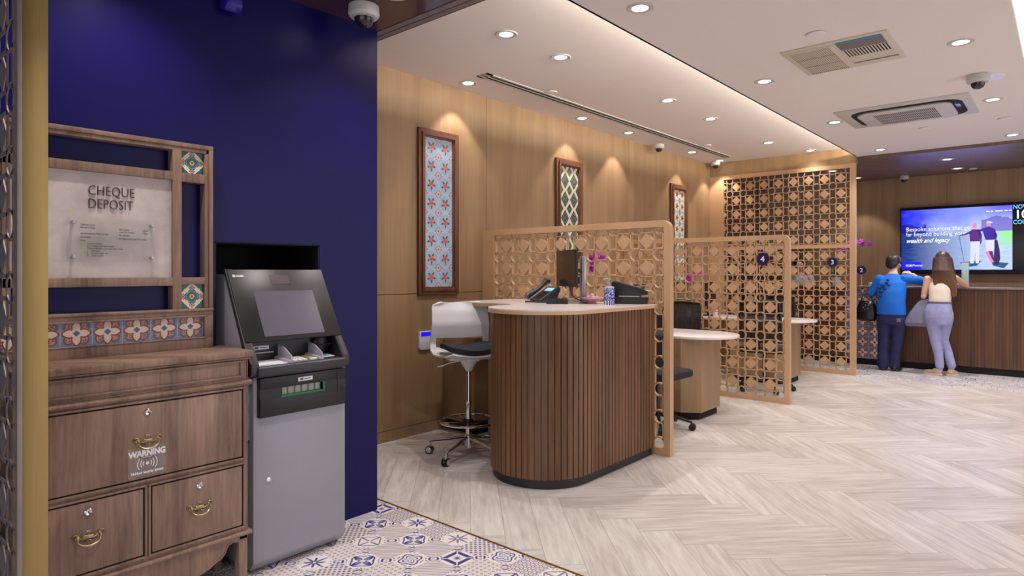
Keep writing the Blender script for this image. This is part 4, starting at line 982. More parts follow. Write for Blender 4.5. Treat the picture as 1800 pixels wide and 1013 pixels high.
def pull(x, z, par):
    m = MB(); y = 2.6655
    pts = []
    for k in range(17):   # swinging bail
        a = PI * k / 16; pts.append((x - .036 * math.cos(a), y - .012 - .010 * math.sin(a), z - .003 - .026 * math.sin(a) ** .8))
    m.tube(pts, [.0022 + .0018 * math.sin(PI * k / 16) for k in range(17)], 8)
    m.ball((x, y - .022, z - .030), (.012, .004, .0035), seg=10)
    for s in (-1, 1):     # post, rosette and outer scroll
        m.cyl((x + s * .036, y, z), (x + s * .036, y - .016, z), .0035, 10); m.ball((x + s * .036, y - .016, z), .005, seg=10)
        m.lathe([(0, 0), (.010, 0), (.009, -.003), (.004, -.006), (0, -.006)], (x + s * .034, y, z), axis='y', n=16)
        sc_ = [(x + s * (.040 + .011 * math.cos(t) * (1 - t / 14)), y - .003, z + .004 + .011 * math.sin(t) * (1 - t / 14)) for t in [q * .45 for q in range(0, 14)]]
        m.tube(sc_, [.0028 - .00012 * q for q in range(14)], 6)
        m.tube([(x + s * .028, y - .003, z - .002), (x + s * .016, y - .004, z - .006), (x, y - .004, z - .003)], [.003, .004, .004], 8)
        m.tube([(x + s * .024, y - .002, z + .003), (x + s * .016, y - .003, z + .010), (x + s * .009, y - .003, z + .005)], .0018, 6)
        m.tube([(x + s * .020, y - .002, z - .010), (x + s * .012, y - .003, z - .019), (x + s * .004, y - .003, z - .013)], .002, 6)
    for a in (-.6, 0, .6): m.ball((x + .008 * math.sin(a), y - .002, z + .014 + .004 * math.cos(a)), (.003, .002, .005), seg=8)
    m.ball((x, y - .003, z), (.020, .003, .006), seg=12)
    P('pull_handle', m, BRASS, par)
for (a, b, c, d, lx, lz, hz) in ((.570, 1.307, .561, .843, .935, .812, .705), (.570, .920, .268, .520, .738, .485, .398), (.953, 1.307, .268, .520, 1.130, .482, .396)):
    dr = P('drawer', MB().box(a, b, 2.6655, 2.71, c, d, .0015), WALN, cb); lock(lx, lz, dr); pull(lx, hz, dr)
    if a < .6 and b > 1.2:
        sm = MB().box(.868, 1.002, 2.6648, 2.6654, .569, .681)
        sm.text('WARNING', .031, MY(.935, 2.6646, .646), 1, .0002, 'CENTER', sx=.86, off=.0016).text('24-Hour Security System', .0142, MY(.935, 2.6646, .580), 1, .0002, 'CENTER', sx=.80, off=.0005)
        sm.box(.918, .952, 2.6644, 2.6648, .640, .6415, mi=1); sm.lathe([(0, 0), (.006, 0), (.006, -.0004), (0, -.0004)], (.935, 2.6648, .617), axis='y', mi=1, n=20)
        for s in (-1, 1):
            for r_ in (.016, .025, .036):
                ring = [(.935 + s * r_ * math.cos(a_), .617 + r_ * 1.0 * math.sin(a_)) for a_ in [R(-38 + 76 * q / 10) for q in range(11)]] + [(.935 + s * (r_ - .0028) * math.cos(a_), .617 + (r_ - .0028) * math.sin(a_)) for a_ in [R(38 - 76 * q / 10) for q in range(11)]]
                sm.prism(ring, 2.6645, 2.6648, 'y', mi=1)
        P('warning_sticker', sm, [FILM, LET], dr, 'clear sticker printed WARNING 24-Hour Security System')
ap = [(.535, .218), (.535, 0), (.575, 0), (.575, .12)]
sc_pts = [(.60, .205), (.635, .20), (.65, .165), (.665, .150), (.70, .125), (.75, .110), (1.12, .110), (1.17, .125), (1.205, .145), (1.222, .150), (1.236, .165), (1.25, .196), (1.275, .205), (1.298, .198)]
P('apron', MB().prism([(.575, .218), (.575, .19)] + sc_pts + [(1.3, .218)], 2.674, 2.692, 'y'), WALN, cb)
P('apron_bead', MB().tube([(px_, 2.674, pz_) for px_, pz_ in sc_pts], .0045, 8), WALN, cb)
P('leg', MB().box(1.298, 1.335, 2.672, 2.715, 0, .218, .002), WALN, cb); P('leg', MB().box(.535, .575, 2.672, 2.715, 0, .218, .002), WALN, cb)
P('leg', MB().box(1.298, 1.335, 2.91, 2.955, 0, .218, .002), WALN, cb); P('leg', MB().box(.535, .575, 2.91, 2.955, 0, .218, .002), WALN, cb)

# ------------------------------------------------------------ sign frame on the cabinet
sf = T('sign_frame', 'walnut frame standing on the cabinet holding the CHEQUE DEPOSIT board', 'sign frame', (.93, 2.93, 1.012))
yf, yb = 2.90, 2.958
f = MB()
f.box(.535, 1.290, yf, yb, 1.893, 1.912, .002)                 # top outer
f.box(.535, 1.262, yf + .004, yb, 1.876, 1.893, .002)
f.box(1.272, 1.290, yf, yb, 1.180, 1.894, .002).box(1.255, 1.272, yf + .006, yb, 1.18, 1.878, .002)   # right stile
f.box(1.119, 1.156, yf + .003, yb, 1.180, 1.878, .0015)           # inner stile
f.box(.535, 1.1195, yf + .003, yb, 1.745, 1.782, .0015).box(.535, 1.1195, yf + .003, yb, 1.290, 1.326, .0015)
f.box(1.1555, 1.256, yf + .004, yb, 1.742, 1.782, .0015).box(1.1555, 1.256, yf + .004, yb, 1.294, 1.326, .0015)
f.box(.535, .56, yf + .003, yb, 1.18, 1.878)
P('frame', f, WALN, sf)
g = MB().box(.535, 1.290, yf - .008, yb, 1.176, 1.188, .003).box(.535, 1.290, yf, yb, 1.157, 1.178, .002).box(.535, 1.290, yf, yb, 1.012, 1.058, .002).box(1.252, 1.290, yf, yb, 1.056, 1.158, .002)
for a in ((.535, 1.262, 1.150, 1.158), (.535, 1.262, 1.056, 1.062), (1.250, 1.262, 1.06, 1.15)): g.box(a[0], a[1], yf - .006, yf + .002, a[2], a[3], .002)
P('lower_frame', g, WALN, sf)
P('tile_strip', MB().box(.535, 1.252, yf + .016, yb, 1.058, 1.157), TSTRIP, sf, 'strip of blue tiles with cream flowers')
P('corner_tile', MB().box(1.156, 1.256, yf + .022, yb, 1.782, 1.878), green_tile('green_tile_upper', 1.206, 1.830, .100), sf, 'green patterned tile, upper')
P('corner_tile', MB().box(1.156, 1.256, yf + .022, yb, 1.188, 1.294), green_tile('green_tile_lower', 1.206, 1.241, .104), sf, 'green patterned tile, lower')
sb = P('sign_board', MB().box(.56, 1.119, yf + .018, yb, 1.326, 1.745), STONE, sf, 'mottled stone-grey board')
ys_ = yf + .018
P('lettering', MB().text('CHEQUE', .056, MY(.806, ys_ - .003, 1.655), 0, .002, sx=.76, off=-.0009).text('DEPOSIT', .056, MY(.806, ys_ - .003, 1.602), 0, .002, sx=.75, off=-.0009), DLET, sb)
P('acrylic_plate', MB().box(.732, 1.056, ys_ - .022, ys_ - .017, 1.388, 1.562, .001), ACRYL, sb)
for x_ in (.755, 1.036):
    for z_ in (1.543, 1.408): P('standoff', MB().lathe([(0, 0), (.006, 0), (.006, -.016), (.0078, -.017), (.0078, -.026), (.006, -.028), (0, -.028)], (x_, ys_, z_), axis='y', n=20), SILV, sb)
tx = MB(); yt = ys_ - .0164
for (x_, z_, s_) in ((.778, 1.532, 'Collection Times'), (.778, 1.5205, 'Monday to Friday'), (.778, 1.497, 'Saturdays/Sundays/Public Holidays'), (.778, 1.483, 'US Holidays'), (.778, 1.470, 'Note:'),
    (.912, 1.518, 'SGD Cheque'), (.912, 1.5075, 'Local USD Cheque'), (1.0, 1.516, '3.30pm'), (1.0, 1.5055, '1.00pm'), (.912, 1.495, 'No collection'), (.912, 1.4805, 'No collection for local USD cheque'),
    (.778, 1.4585, '\u2022'), (.80, 1.4585, 'Cross your cheque'), (.778, 1.449, '\u2022'), (.80, 1.449, 'Do not deposit post-dated cheque'), (.778, 1.4395, '\u2022'), (.80, 1.4395, 'Write the following on the back of the cheque:'),
    (.80, 1.430, 'I.'), (.815, 1.430, 'your name;'), (.80, 1.4205, 'II.'), (.815, 1.4205, 'account number; and'), (.80, 1.411, 'III.'), (.815, 1.411, 'contact number')):
    tx.text(s_, .0098 if z_ > 1.46 else .0092, MY(x_, yt, z_), 0, .0001, sx=.72, off=.0002)
tx.box(.778, .823, yt - .0002, yt, 1.5292, 1.5298)
P('printed_text', tx, DLET, sb)

# ------------------------------------------------------------ cash machine
am = T('cash_machine', 'grey cash deposit machine with black sloping screen console set in the navy wall', 'cash machine', (1.62, 3.0, 0))
prof = [(2.755, .012), (2.72, .055), (2.72, .88), (2.895, .88), (2.895, 1.02), (3.02, 1.335), (3.35, 1.335), (3.35, .012)]
side = [(2.75, .60), (2.75, .90), (2.792, 1.03), (2.962, 1.338), (3.35, 1.338), (3.35, .60)]
P('cabinet', MB().prism(prof, 1.385, 1.862, 'x', bev=.006), ATMG, am)
P('side_panel', MB().prism(side, 1.368, 1.386, 'x', bev=.002), ATMG, am); P('side_panel', MB().prism(side, 1.861, 1.867, 'x'), ATMG, am)
P('door_lock', MB().lathe([(0, 0), (.011, 0), (.011, -.006), (.008, -.009), (0, -.009)], (1.456, 2.72, .413), axis='y', n=24), CHROME, am)
P('feet', MB().box(1.42, 1.83, 2.80, 3.3, 0, .014), SLOT, am)
A0, A1 = 1.364, 1.872
# console: cheeks, screen slab, recess, shelf
ck = [(2.705, .885), (2.695, .905), (2.699, .938), (2.763, 1.03), (2.948, 1.362), (2.972, 1.362), (2.795, 1.03), (2.75, .885)]
con = MB().prism(ck, A0, A0 + .040, 'x', bev=.005).prism(ck, A1 - .040, A1, 'x', bev=.005)
con.prism([(2.765, 1.03), (2.948, 1.360), (2.972, 1.360), (2.885, 1.2), (2.86, 1.02)], A0 + .005, A1 - .005, 'x')
P('recess_back', MB().prism([(2.83, .90), (2.83, 1.05), (2.88, 1.05), (2.88, .90)], A0 + .025, A1 - .008, 'x').prism([(2.70, .925), (2.77, 1.03), (2.84, 1.045), (2.84, .925)], A0 + .034, A0 + .042, 'x').prism([(2.70, .925), (2.77, 1.03), (2.84, 1.045), (2.84, .925)], A1 - .042, A1 - .034, 'x'), BLACK, am)
con.prism([(2.692, .882), (2.684, .890), (2.684, .922), (2.694, .930), (2.84, .940), (2.84, .878)], A0 + .030, A1 - .030, 'x', bev=.003)
P('console', con, DGREY, am, 'dark grey console shell')
dirv = Vector((0, .183, .330)).normalized(); nrm = Vector((0, -dirv.z, dirv.y))
def onslab(u0, u1, s0, s1, h, h0=0, bev=.0):   # s from 0 (lower edge) to 1 (upper edge)
    Ls = math.hypot(.183, .330); m = MB().box(u0, u1, s0 * Ls, s1 * Ls, h0, h, bev); Mx = Matrix(((1, 0, 0, 0), (0, dirv.y, nrm.y, 2.765), (0, dirv.z, nrm.z, 1.03), (0, 0, 0, 1))); m.xf(Mx); return m
P('screen_glass', onslab(A0 + .006, A1 - .006, .005, .995, .006, 0, .002), GLOSSP, am, 'glossy black glass')
P('display', onslab(1.467, 1.778, .06, .68, .0072, .005), plain('atm_display', 96, 94, 108, .25), am, 'switched-off grey display')
P('camera_window', onslab(1.57, 1.667, .78, .91, .0072, .005), plain('atm_window', 88, 82, 84, .3), am)
lg = MB().text('OCBC', .014, Matrix.Identity(4), 0, .0003, sx=.95, off=.0006)
lg.lathe([(.0075, -.0004), (.0075, .0004), (.0052, .0004), (.0052, -.0004)], (-.010, .005, 0), n=24)
lg.xf(Matrix(((1, 0, 0, 1.405), (0, dirv.y, nrm.y, 2.765 + dirv.y * .335 + nrm.y * .0068), (0, dirv.z, nrm.z, 1.03 + dirv.z * .335 + nrm.z * .0068), (0, 0, 0, 1))))
P('logo', lg, LET, am, 'small white logo lettering')
P('receipt_slot', MB().box(1.425, 1.535, 2.817, 2.832, .972, .978, .001), GREY, am)
st = MB().box(1.437, 1.517, 2.8285, 2.83, .988, 1.006).box(1.447, 1.465, 2.828, 2.8286, .992, 1.002, mi=1).box(1.471, 1.508, 2.828, 2.8286, .995, .999, mi=1)
P('label_sticker', st, [PAPER, plain('sticker_print', 96, 92, 120, .6)], am)
cr = MB().lathe([(0, 0), (.056, 0), (.056, -.014), (.048, -.026), (.030, -.034), (0, -.036)], (1.780, 2.83, .992), axis='y', n=32, sx=.8)
cr.box(1.73, 1.83, 2.785, 2.800, .988, .993, mi=1)
P('card_reader', cr, [BLACK, SLOT], am)
def onshelf(m): return m.xf(Matrix.Translation((0, 2.694, .9305)) @ Matrix.Rotation(math.atan2(.010, .146), 4, 'X') @ Matrix.Diagonal((1, .78, .8, 1)))
pp = MB().box(1.402, 1.545, .006, .150, 0, .002); pp.box(1.41, 1.47, .012, .020, .002, .0024, mi=1)
P('instruction_card', onshelf(pp), [PAPER, plain('card_print', 90, 110, 190, .6)], am)
kp = MB().box(1.565, 1.715, .010, .165, 0, .004, .001)
for i in range(3):
    for j in range(4): kp.box(1.578 + i * .026, 1.598 + i * .026, .022 + j * .032, .044 + j * .032, .004, .010, .002, mi=1)
for j, mi in ((0, 1), (1, 2), (2, 3), (3, 4)): kp.box(1.665, 1.702, .022 + j * .032, .044 + j * .032, .004, .010, .002, mi=mi)
P('keypad', onshelf(kp), [SILV, PAPER, plain('key_green', 90, 190, 120, .4), plain('key_orange', 214, 120, 60, .4), plain('key_yellow', 200, 190, 70, .4)], am)
for x_ in (1.562, 1.722):
    q = MB().prism([(.0, 0), (.17, 0), (.165, .085), (.10, .075), (.02, .04)], x_ - .003, x_ + .003, 'x').box(x_ - .022, x_ + .004, 0, .17, 0, .016, .003)
    P('keypad_shield', onshelf(q), SHIELD, am, 'translucent privacy shield')
cd = MB().box(1.745, 1.815, .06, .145, 0, .002); cd.box(1.752, 1.79, .068, .12, .002, .0024, mi=1)
P('info_card', onshelf(cd), [PAPER, plain('card_blue', 120, 160, 226, .6)], am)
# lower cash tray
X0, X1 = 1.402, 1.846; S0, S1, Z0_, Z1_ = 1.508, 1.718, .786, .824
P('tray_housing', MB().box(X0, X1, 2.693, 2.76, .700, Z0_, .004).box(X0, X1, 2.693, 2.76, Z1_, .876, .003).box(X0, S0, 2.693, 2.76, Z0_ - .002, Z1_ + .002).box(S1, X1, 2.693, 2.76, Z0_ - .002, Z1_ + .002), BLACK, am, 'black lower cash tray')
P('tray_frame', MB().box(1.46, 1.80, 2.690, 2.694, .760, .764, .001).box(1.798, 1.802, 2.690, 2.694, .764, .866, .001), DGREY, am)
P('slot_surround', MB().box(S0 - .006, S1 + .012, 2.691, 2.73, Z0_ - .005, Z0_ + .003).box(S1, S1 + .012, 2.691, 2.73, Z0_, Z1_ + .002), GREEN, am, 'green slot surround')
sh_ = MB().box(S0, S1, 2.715, 2.72, Z0_, Z1_)
for k in range(6): sh_.box(S0 + .004 + k * .035, S0 + .030 + k * .035, 2.708, 2.716, Z0_ + .003, Z1_ - .001, .002)
P('slot_shutter', sh_, plain('ridged_shutter', 176, 178, 166, .4), am)
st = MB().box(1.588, 1.662, 2.6916, 2.693, .842, .860).box(1.597, 1.614, 2.6912, 2.6917, .846, .856, mi=1).box(1.619, 1.652, 2.6912, 2.6917, .849, .853, mi=1)
P('label_sticker', st, [PAPER, bpy.data.materials['sticker_print']], am)

# ------------------------------------------------------------ people
def fuse(mb, voxel=.008, smooth=3):
    """melt overlapping volumes into one continuous skin"""
    me = bpy.data.meshes.new('f'); mb.bm.to_mesh(me); mb.bm.free(); o = bpy.data.objects.new('f', me); C.objects.link(o)
    r = o.modifiers.new('r', 'REMESH'); r.mode = 'VOXEL'; r.voxel_size = voxel
    s = o.modifiers.new('s', 'SMOOTH'); s.factor = .5; s.iterations = smooth
    dg = bpy.context.evaluated_depsgraph_get(); dg.update(); m2 = bpy.data.meshes.new_from_object(o.evaluated_get(dg))
    q = MB(); q.bm.from_mesh(m2); bpy.data.objects.remove(o); bpy.data.meshes.remove(me); bpy.data.meshes.remove(m2); return q
def limb(m, *pr):   # (x,y,z,r) joints, tapered and rounded
    pts = [Vector(p[:3]) for p in pr]; rs = [p[3] for p in pr]; P2, R2 = [], []
    for i in range(len(pts) - 1):
        for k in range(5): t = k / 5; P2.append(pts[i].lerp(pts[i + 1], t)); R2.append(rs[i] + (rs[i + 1] - rs[i]) * t)
    P2.append(pts[-1]); R2.append(rs[-1]); m.tube(P2, R2, 14)
    for p, r in zip(pts, rs): m.ball(p, r, seg=14)
    return m
def hand(m, wrist, d, up, side, s=1.0, curl=.5):
    """palm, four unequal bent fingers and a thumb from the side of the palm"""
    w_, d, up = Vector(wrist), Vector(d).normalized(), Vector(up).normalized(); lat = d.cross(up) * side
    pc = w_ + d * .045 * s; B = Matrix((d, lat, up)).transposed().to_4x4(); m.ball(pc, (.050 * s, .040 * s, .016 * s), M=B, seg=14)
    for i, L in enumerate((.066, .076, .072, .056)):
        b = w_ + d * .078 * s + lat * (.027 - .018 * i) * s; p1 = b + (d * .5 - up * curl * .25) * L * s; p2 = p1 + (d * .38 - up * curl * .55) * L * s
        limb(m, (*b, .0090 * s), (*p1, .0082 * s), (*p2, .0070 * s))
    b = w_ + d * .022 * s + lat * .034 * s; p1 = b + (d * .6 + lat * .7) * .034 * s; p2 = p1 + (d * .95 + lat * .2 - up * .3) * .028 * s
    limb(m, (*b, .011 * s), (*p1, .0098 * s), (*p2, .0085 * s)); return m
def head(m, c, r=.095, yaw=0, pitch=0):
    """skull, jaw, nose, brows, lips and ears; looks along local +X turned by yaw"""
    c = Vector(c); M = Matrix.Translation(c) @ Matrix.Rotation(yaw, 4, 'Z') @ Matrix.Rotation(pitch, 4, 'Y'); g = lambda *p: M @ Vector([q * r / .095 for q in p]); Rm = M.to_3x3().to_4x4(); k = r / .095
    m.ball(g(-.008, 0, .015), (.095 * k, .076 * k, .098 * k), M=Rm); m.ball(g(.022, 0, -.045), (.062 * k, .055 * k, .066 * k), M=Rm); m.ball(g(.048, 0, -.088), (.026 * k, .024 * k, .018 * k), M=Rm)
    limb(m, (*g(.082, 0, .012), .008 * k), (*g(.104, 0, -.024), .012 * k), (*g(.092, 0, -.032), .011 * k)); m.ball(g(.080, 0, .026), (.012 * k, .046 * k, .010 * k), M=Rm)
    m.ball(g(.082, 0, -.056), (.010 * k, .022 * k, .006 * k), M=Rm); m.ball(g(.080, 0, -.066), (.010 * k, .018 * k, .006 * k), M=Rm)
    for s in (-1, 1): m.ball(g(-.006, s * .076, -.010), (.018 * k, .009 * k, .028 * k), M=Rm); m.ball(g(.070, s * .040, -.018), (.018 * k, .020 * k, .018 * k), M=Rm)
    return g, Rm, k
def face(par, g, Rm, k):
    e = MB()
    for s in (-1, 1): e.ball(g(.081, s * .030, .006), (.008 * k, .013 * k, .007 * k), M=Rm, seg=10)
    P('eyes', e, WHP, par, **L_)
    e = MB()
    for s in (-1, 1): e.ball(g(.0875, s * .030, .006), (.003 * k, .006 * k, .006 * k), M=Rm, seg=10)
    P('irises', e, BLACK, par, **L_)
    P('lips', MB().ball(g(.090, 0, -.061), (.004 * k, .020 * k, .007 * k), M=Rm, seg=10), plain('lips', 176, 96, 92, .5), par, **L_)

# --- person in the blue sweater
p1 = T('person', 'person in bright blue sweater and dark jeans leaning on the counter, seen from behind', 'person', (10.02, 1.83, 0))
m = MB()
m.loft([(0, 0, .70, .10, .15), (0, 0, .85, .115, .165), (.01, 0, .98, .10, .145), (.04, 0, 1.12, .10, .155), (.08, 0, 1.24, .09, .15), (.11, 0, 1.31, .05, .07), (.13, 0, 1.36, .045, .05)])
limb(m, (.13, 0, 1.30, .05), (.16, -.0, 1.40, .046))
g, Rm, k = head(m, (.185, 0, 1.468), .094, R(-24), R(14))
limb(m, (0, .085, .82, .085), (.02, .085, .46, .056), (-.01, .095, .24, .048), (-.03, .095, .09, .034)); limb(m, (0, -.085, .82, .085), (.03, -.07, .46, .056), (.02, -.04, .24, .048), (.0, -.03, .09, .034))
limb(m, (.08, .16, 1.24, .048), (.09, .245, 1.03, .036), (.30, .24, 1.17, .026), (.36, .20, 1.175, .022)); limb(m, (.09, -.15, 1.25, .048), (.33, -.335, 1.20, .036), (.35, -.20, 1.31, .024))
hand(m, (.36, .20, 1.175), (1, -.3, 0), (0, 0, 1), 1, .95, .3); hand(m, (.35, -.19, 1.315), (-.3, .85, .35), (-.6, 0, 1), 1, .95, .8)
P('body', fuse(m, .007), SKIN, p1, **L_, smooth=2)
face(p1, g, Rm, k)
h = MB(); h.ball(g(-.020, 0, .030), (.102 * k, .092 * k, .098 * k), M=Rm); h.ball(g(-.050, 0, -.02), (.062 * k, .082 * k, .072 * k), M=Rm); h.ball(g(-.055, 0, -.062), (.040 * k, .060 * k, .034 * k), M=Rm); h.ball(g(.03, 0, .078), (.058 * k, .066 * k, .03 * k), M=Rm)
P('hair', fuse(h, .006), hairm('dark_hair', (66, 54, 58), (24, 18, 22)), p1, **L_, smooth=2)
sw = MB(); sw.loft([(0, 0, .765, .128, .178), (-.0, 0, .82, .128, .176), (.0, 0, .93, .122, .168), (.03, 0, 1.08, .122, .172), (.07, 0, 1.20, .112, .178), (.095, 0, 1.27, .085, .13), (.115, 0, 1.325, .054, .066)])
limb(sw, (.075, .155, 1.245, .066), (.08, .255, 1.05, .056), (.24, .25, 1.13, .044)); limb(sw, (.085, -.145, 1.255, .066), (.20, -.27, 1.235, .058), (.335, -.350, 1.205, .054), (.345, -.27, 1.255, .042))
P('sweater', fuse(sw, .008, 4), None or plain('blue_knit', 12, 108, 216, .8, var=.12), p1, 'bright blue sweater', **L_, smooth=2)
fl = MB()
for (yy, zz, s_) in ((.05, 1.20, .022), (.09, 1.16, .028), (.06, 1.12, .024), (.11, 1.08, .026), (.02, 1.17, .018), (.13, 1.13, .018), (.035, 1.24, .02), (.12, 1.02, .02)):
    fl.ball((-.085 + .3 * (zz - 1.08) - .0 + .35 * max(0, yy - .08), yy, zz), (.016, s_, s_ * .8), seg=10)
P('flower_print', fl, plain('dark_print', 14, 52, 96, .8, var=.4), p1, 'dark floral print on the back', **L_, smooth=2)
tr = MB(); tr.loft([(0, 0, .64, .118, .162), (0, 0, .72, .124, .170), (0, 0, .80, .12, .168), (0, 0, .86, .11, .160)])
limb(tr, (-.005, .088, .70, .092), (.015, .092, .46, .074), (-.01, .098, .24, .068), (-.03, .098, .07, .064)); limb(tr, (-.005, -.084, .70, .092), (.025, -.07, .46, .074), (.015, -.045, .24, .068), (.0, -.035, .07, .066))
P('jeans', fuse(tr, .008, 3), denim('dark_denim', (48, 48, 100), (24, 24, 60)), p1, 'dark blue jeans', **L_, smooth=2)
P('pocket_patch', MB().box(-.131, -.122, -.135, -.085, .675, .725, .004), plain('patch_embroidery', 110, 118, 110, .8, var=.4), p1, **L_)
for yy, dy in ((.098, 0), (-.045, -.03)):
    s_ = MB().ball((-.01, yy, .035), (.075, .046, .040)).ball((.09, yy + dy, .028), (.085, .044, .028)); s_.box(-.08, .16, yy + min(dy, 0) - .034, yy + max(dy, 0) + .034, .002, .02, .008)
    P('shoe', fuse(s_, .006), BLACK, p1, **L_, smooth=2)
# black bag on the left arm
b1 = T('handbag', 'shiny black handbag hanging from the arm of the blue sweater', 'bag', (10.06, 2.14, .66))
bb = MB(); bb.loft([(0, 0, .0, .05, .10), (0, 0, .03, .08, .135), (0, 0, .14, .085, .140), (0, 0, .24, .05, .105), (0, 0, .29, .018, .085)])
P('bag_body', fuse(bb, .008, 3), plain('patent_black', 20, 18, 24, .25), b1, **L_, smooth=2)
P('handle', MB().tube([(0, -.07, .28), (.01, -.05, .36), (.02, 0, .385), (.01, .05, .36), (0, .07, .28)], .008), BLACK, b1, **L_)
st = MB(); rng = random.Random(3)
for k in range(14): st.ball((-.075 + rng.uniform(0, .02), rng.uniform(-.10, .03), rng.uniform(.12, .28)), .006, seg=8)
P('studs', st, CHROME, b1, 'silver studs', **L_)

# --- person with long hair
p2 = T('person', 'person with long brown hair, cream top and pale ripped jeans at the counter', 'person', (9.98, 1.27, 0))
m = MB()
m.loft([(0, .01, .72, .10, .13), (0, .01, .84, .11, .150), (.02, 0, .96, .088, .118), (.06, -.01, 1.10, .085, .130), (.10, -.02, 1.22, .08, .145), (.13, -.02, 1.30, .05, .08), (.15, -.02, 1.36, .04, .045)])
limb(m, (.15, -.02, 1.32, .044), (.18, -.015, 1.42, .042)); g, Rm, k = head(m, (.20, -.01, 1.498), .094, R(4), R(16))
limb(m, (0, .085, .80, .085), (.03, .04, .42, .052), (.0, .005, .26, .042), (-.02, -.004, .07, .034)); limb(m, (0, -.075, .80, .08), (.10, -.035, .44, .05), (.08, -.09, .26, .04), (.04, -.125, .07, .034))
limb(m, (.10, .150, 1.255, .044), (.06, .185, 1.02, .036), (.30, .14, 1.16, .025), (.35, .10, 1.17, .022)); limb(m, (.11, -.16, 1.265, .042), (.33, -.245, 1.175, .034), (.46, -.09, 1.175, .024))
hand(m, (.36, .10, 1.165), (1, -.3, 0), (0, 0, 1), 1, .9, .3); hand(m, (.46, -.09, 1.17), (.2, 1, 0), (0, 0, 1), -1, .9, .4)
P('body', fuse(m, .007), SKIN, p2, **L_, smooth=2); face(p2, g, Rm, k)
hh = MB(); hh.ball(g(-.018, 0, .028), (.104 * k, .090 * k, .100 * k), M=Rm)
for q in range(15):
    a = R(70 + 220 * q / 14); bx, by = .19 + .085 * math.cos(a), -.01 + .085 * math.sin(a); sp = (q - 7) / 7
    end = (.0, 0, 1.00 + .07 * abs(sp) + .035 * math.sin(q * 3.1))
    limb(hh, (bx, by, 1.52, .026), (.085 + (bx - .19) * .6, -.03 + (by + .01) * 1.15, 1.36, .031), (.022, (by + .01) * 1.25 - .06, 1.18, .026), (end[0], (by + .01) * 1.2 - .08, end[2], .008))
P('hair', fuse(hh, .007, 2), hairm('long_brown_hair', (88, 58, 48), (44, 26, 26), (150, 106, 62), 1.05, 1.45), p2, 'long brown hair with lighter ends', **L_, smooth=2)
tp_ = MB(); tp_.loft([(.01, 0, .93, .098, .128), (.02, 0, 1.0, .094, .124), (.055, -.01, 1.12, .092, .136), (.085, -.015, 1.20, .086, .135), (.10, -.02, 1.25, .07, .09)])
for s_ in (-.085, .05): limb(tp_, (.06, s_, 1.22, .018), (.10, s_, 1.31, .014))
P('tank_top', fuse(tp_, .007, 3), plain('cream_knit', 230, 214, 200, .8), p2, 'cream sleeveless top', **L_, smooth=2)
je = MB(); je.loft([(0, .01, .66, .112, .145), (-.01, .01, .76, .128, .158), (-.005, .01, .84, .122, .155), (.005, .005, .93, .104, .134), (.01, .005, .96, .102, .130)])
limb(je, (-.01, .080, .76, .090), (.02, .050, .44, .060), (.0, .012, .28, .054), (-.02, -.004, .12, .050)); limb(je, (-.005, -.07, .76, .088), (.09, -.03, .46, .058), (.08, -.085, .28, .052), (.04, -.125, .13, .050))
P('jeans', fuse(je, .007, 2), denim('pale_denim', (178, 182, 222), (136, 138, 184)), p2, 'pale blue ripped jeans', **L_, smooth=2)
P('belt_band', MB().loft([(.010, .005, .935, .108, .138), (.010, .005, .962, .106, .135)]), plain('denim_waistband', 108, 104, 132, .8), p2, **L_)
for cx_, cy_, yaw in ((-.02, .03, R(70)), (.03, -.12, R(-15))):
    s_ = MB().ball((0, 0, .045), (.06, .040, .045)).ball((.075, 0, .034), (.085, .042, .030)); s_.box(-.06, .155, -.038, .038, .002, .026, .010); s_.xf(Matrix.Translation((cx_, cy_, 0)) @ Matrix.Rotation(yaw, 4, 'Z'))
    sh = P('shoe', fuse(s_, .006), plain('beige_canvas', 190, 168, 152, .8), p2, **L_, smooth=2)
    q = MB().prism(rr(-.066, .16, -.043, .043, .04), .0, .018, bev=.003); q.xf(Matrix.Translation((cx_, cy_, 0)) @ Matrix.Rotation(yaw, 4, 'Z')); P('sole', q, plain('cream_rubber', 226, 208, 190, .7), sh, **L_)
b2 = T('tote_bag', 'grey cloth tote bag hanging from the arm of the long-haired person', 'bag', (10.03, 1.50, .62))
bb = MB(); bb.loft([(0, .02, .0, .03, .14), (0, .02, .05, .07, .165), (.01, .0, .18, .06, .12), (.02, -.03, .30, .035, .075), (.03, -.06, .37, .02, .04)])
P('bag_body', fuse(bb, .008, 4), plain('grey_cloth', 132, 130, 156, .9, var=.2), b2, **L_, smooth=2)
P('strap', MB().tube([(.03, -.07, .35), (.045, -.085, .42), (.06, -.07, .44), (.05, -.05, .38)], .010), plain('grey_strap', 84, 80, 100, .9), b2, **L_)

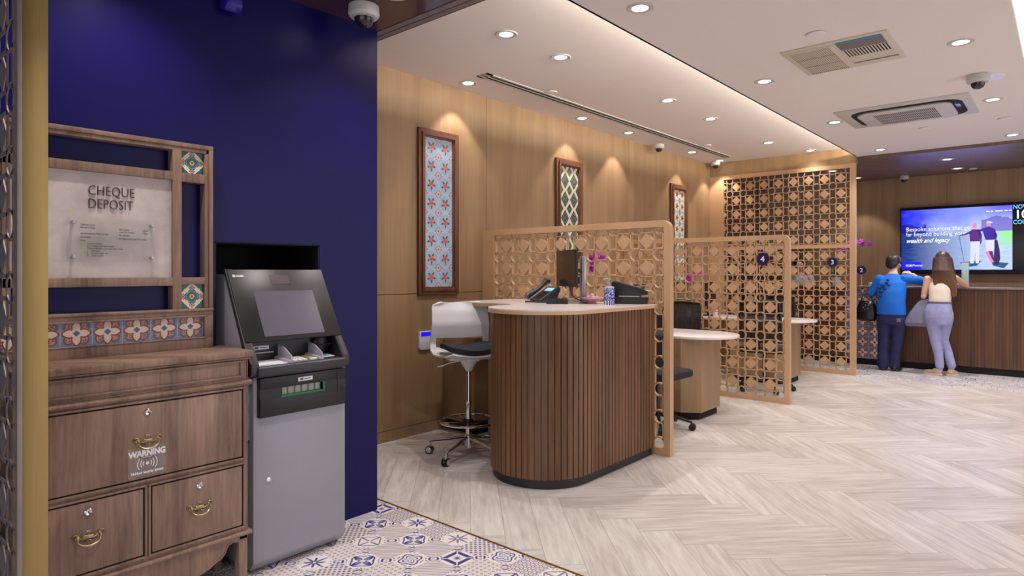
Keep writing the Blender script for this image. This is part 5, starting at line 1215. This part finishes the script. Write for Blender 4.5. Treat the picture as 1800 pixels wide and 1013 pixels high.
# --- clerk behind the counter, seen through the tall screen
p3 = T('person', 'dark-haired person in pale grey shirt behind the counter, glimpsed through the tall screen', 'person', (11.18, 3.38, 0), R(186))
m = MB(); m.loft([(0, 0, .70, .10, .15), (0, 0, .85, .11, .16), (0, 0, 1.0, .10, .14), (0, 0, 1.15, .10, .16), (0, 0, 1.26, .08, .15), (0, 0, 1.33, .05, .06)])
limb(m, (0, 0, 1.30, .046), (.01, 0, 1.38, .044)); g, Rm, k = head(m, (.02, 0, 1.46), .093, R(20), R(8))
for s_ in (-1, 1):
    limb(m, (0, s_ * .085, .82, .08), (.01, s_ * .085, .45, .055), (0, s_ * .09, .09, .034)); limb(m, (0, s_ * .17, 1.25, .044), (.03, s_ * .23, 1.03, .034), (.26, s_ * .14, 1.17, .024)); hand(m, (.26, s_ * .14, 1.168), (1, -s_ * .3, 0), (0, 0, 1), -s_, .9, .3)
P('body', fuse(m, .008), SKIN, p3, **L_, smooth=2); face(p3, g, Rm, k)
h = MB(); h.ball(g(-.022, 0, .032), (.100 * k, .090 * k, .098 * k), M=Rm); h.ball(g(-.055, 0, -.03), (.055 * k, .078 * k, .08 * k), M=Rm)
P('hair', fuse(h, .007), hairm('black_hair', (44, 36, 40), (16, 12, 16)), p3, **L_, smooth=2)
s_ = MB(); s_.loft([(0, 0, .80, .118, .165), (0, 0, .95, .112, .155), (0, 0, 1.13, .112, .172), (0, 0, 1.25, .092, .155), (0, 0, 1.31, .058, .066)])
for q in (-1, 1): limb(s_, (0, q * .165, 1.25, .058), (.03, q * .232, 1.04, .048), (.14, q * .19, 1.11, .040))
P('shirt', fuse(s_, .008), plain('pale_grey_shirt', 196, 194, 204, .8), p3, 'pale grey shirt', **L_, smooth=2)
t_ = MB(); t_.loft([(0, 0, .72, .115, .16), (0, 0, .86, .112, .158)])
for q in (-1, 1): limb(t_, (0, q * .085, .76, .086), (.01, q * .085, .45, .066), (0, q * .09, .06, .056))
P('trousers', fuse(t_, .009), plain('black_trousers', 30, 28, 36, .8), p3, **L_, smooth=2)
for q in (-1, 1): P('shoe', fuse(MB().ball((.04, q * .09, .03), (.12, .042, .032)).box(-.07, .15, q * .09 - .034, q * .09 + .034, 0, .02, .006), .007), BLACK, p3, **L_, smooth=2)
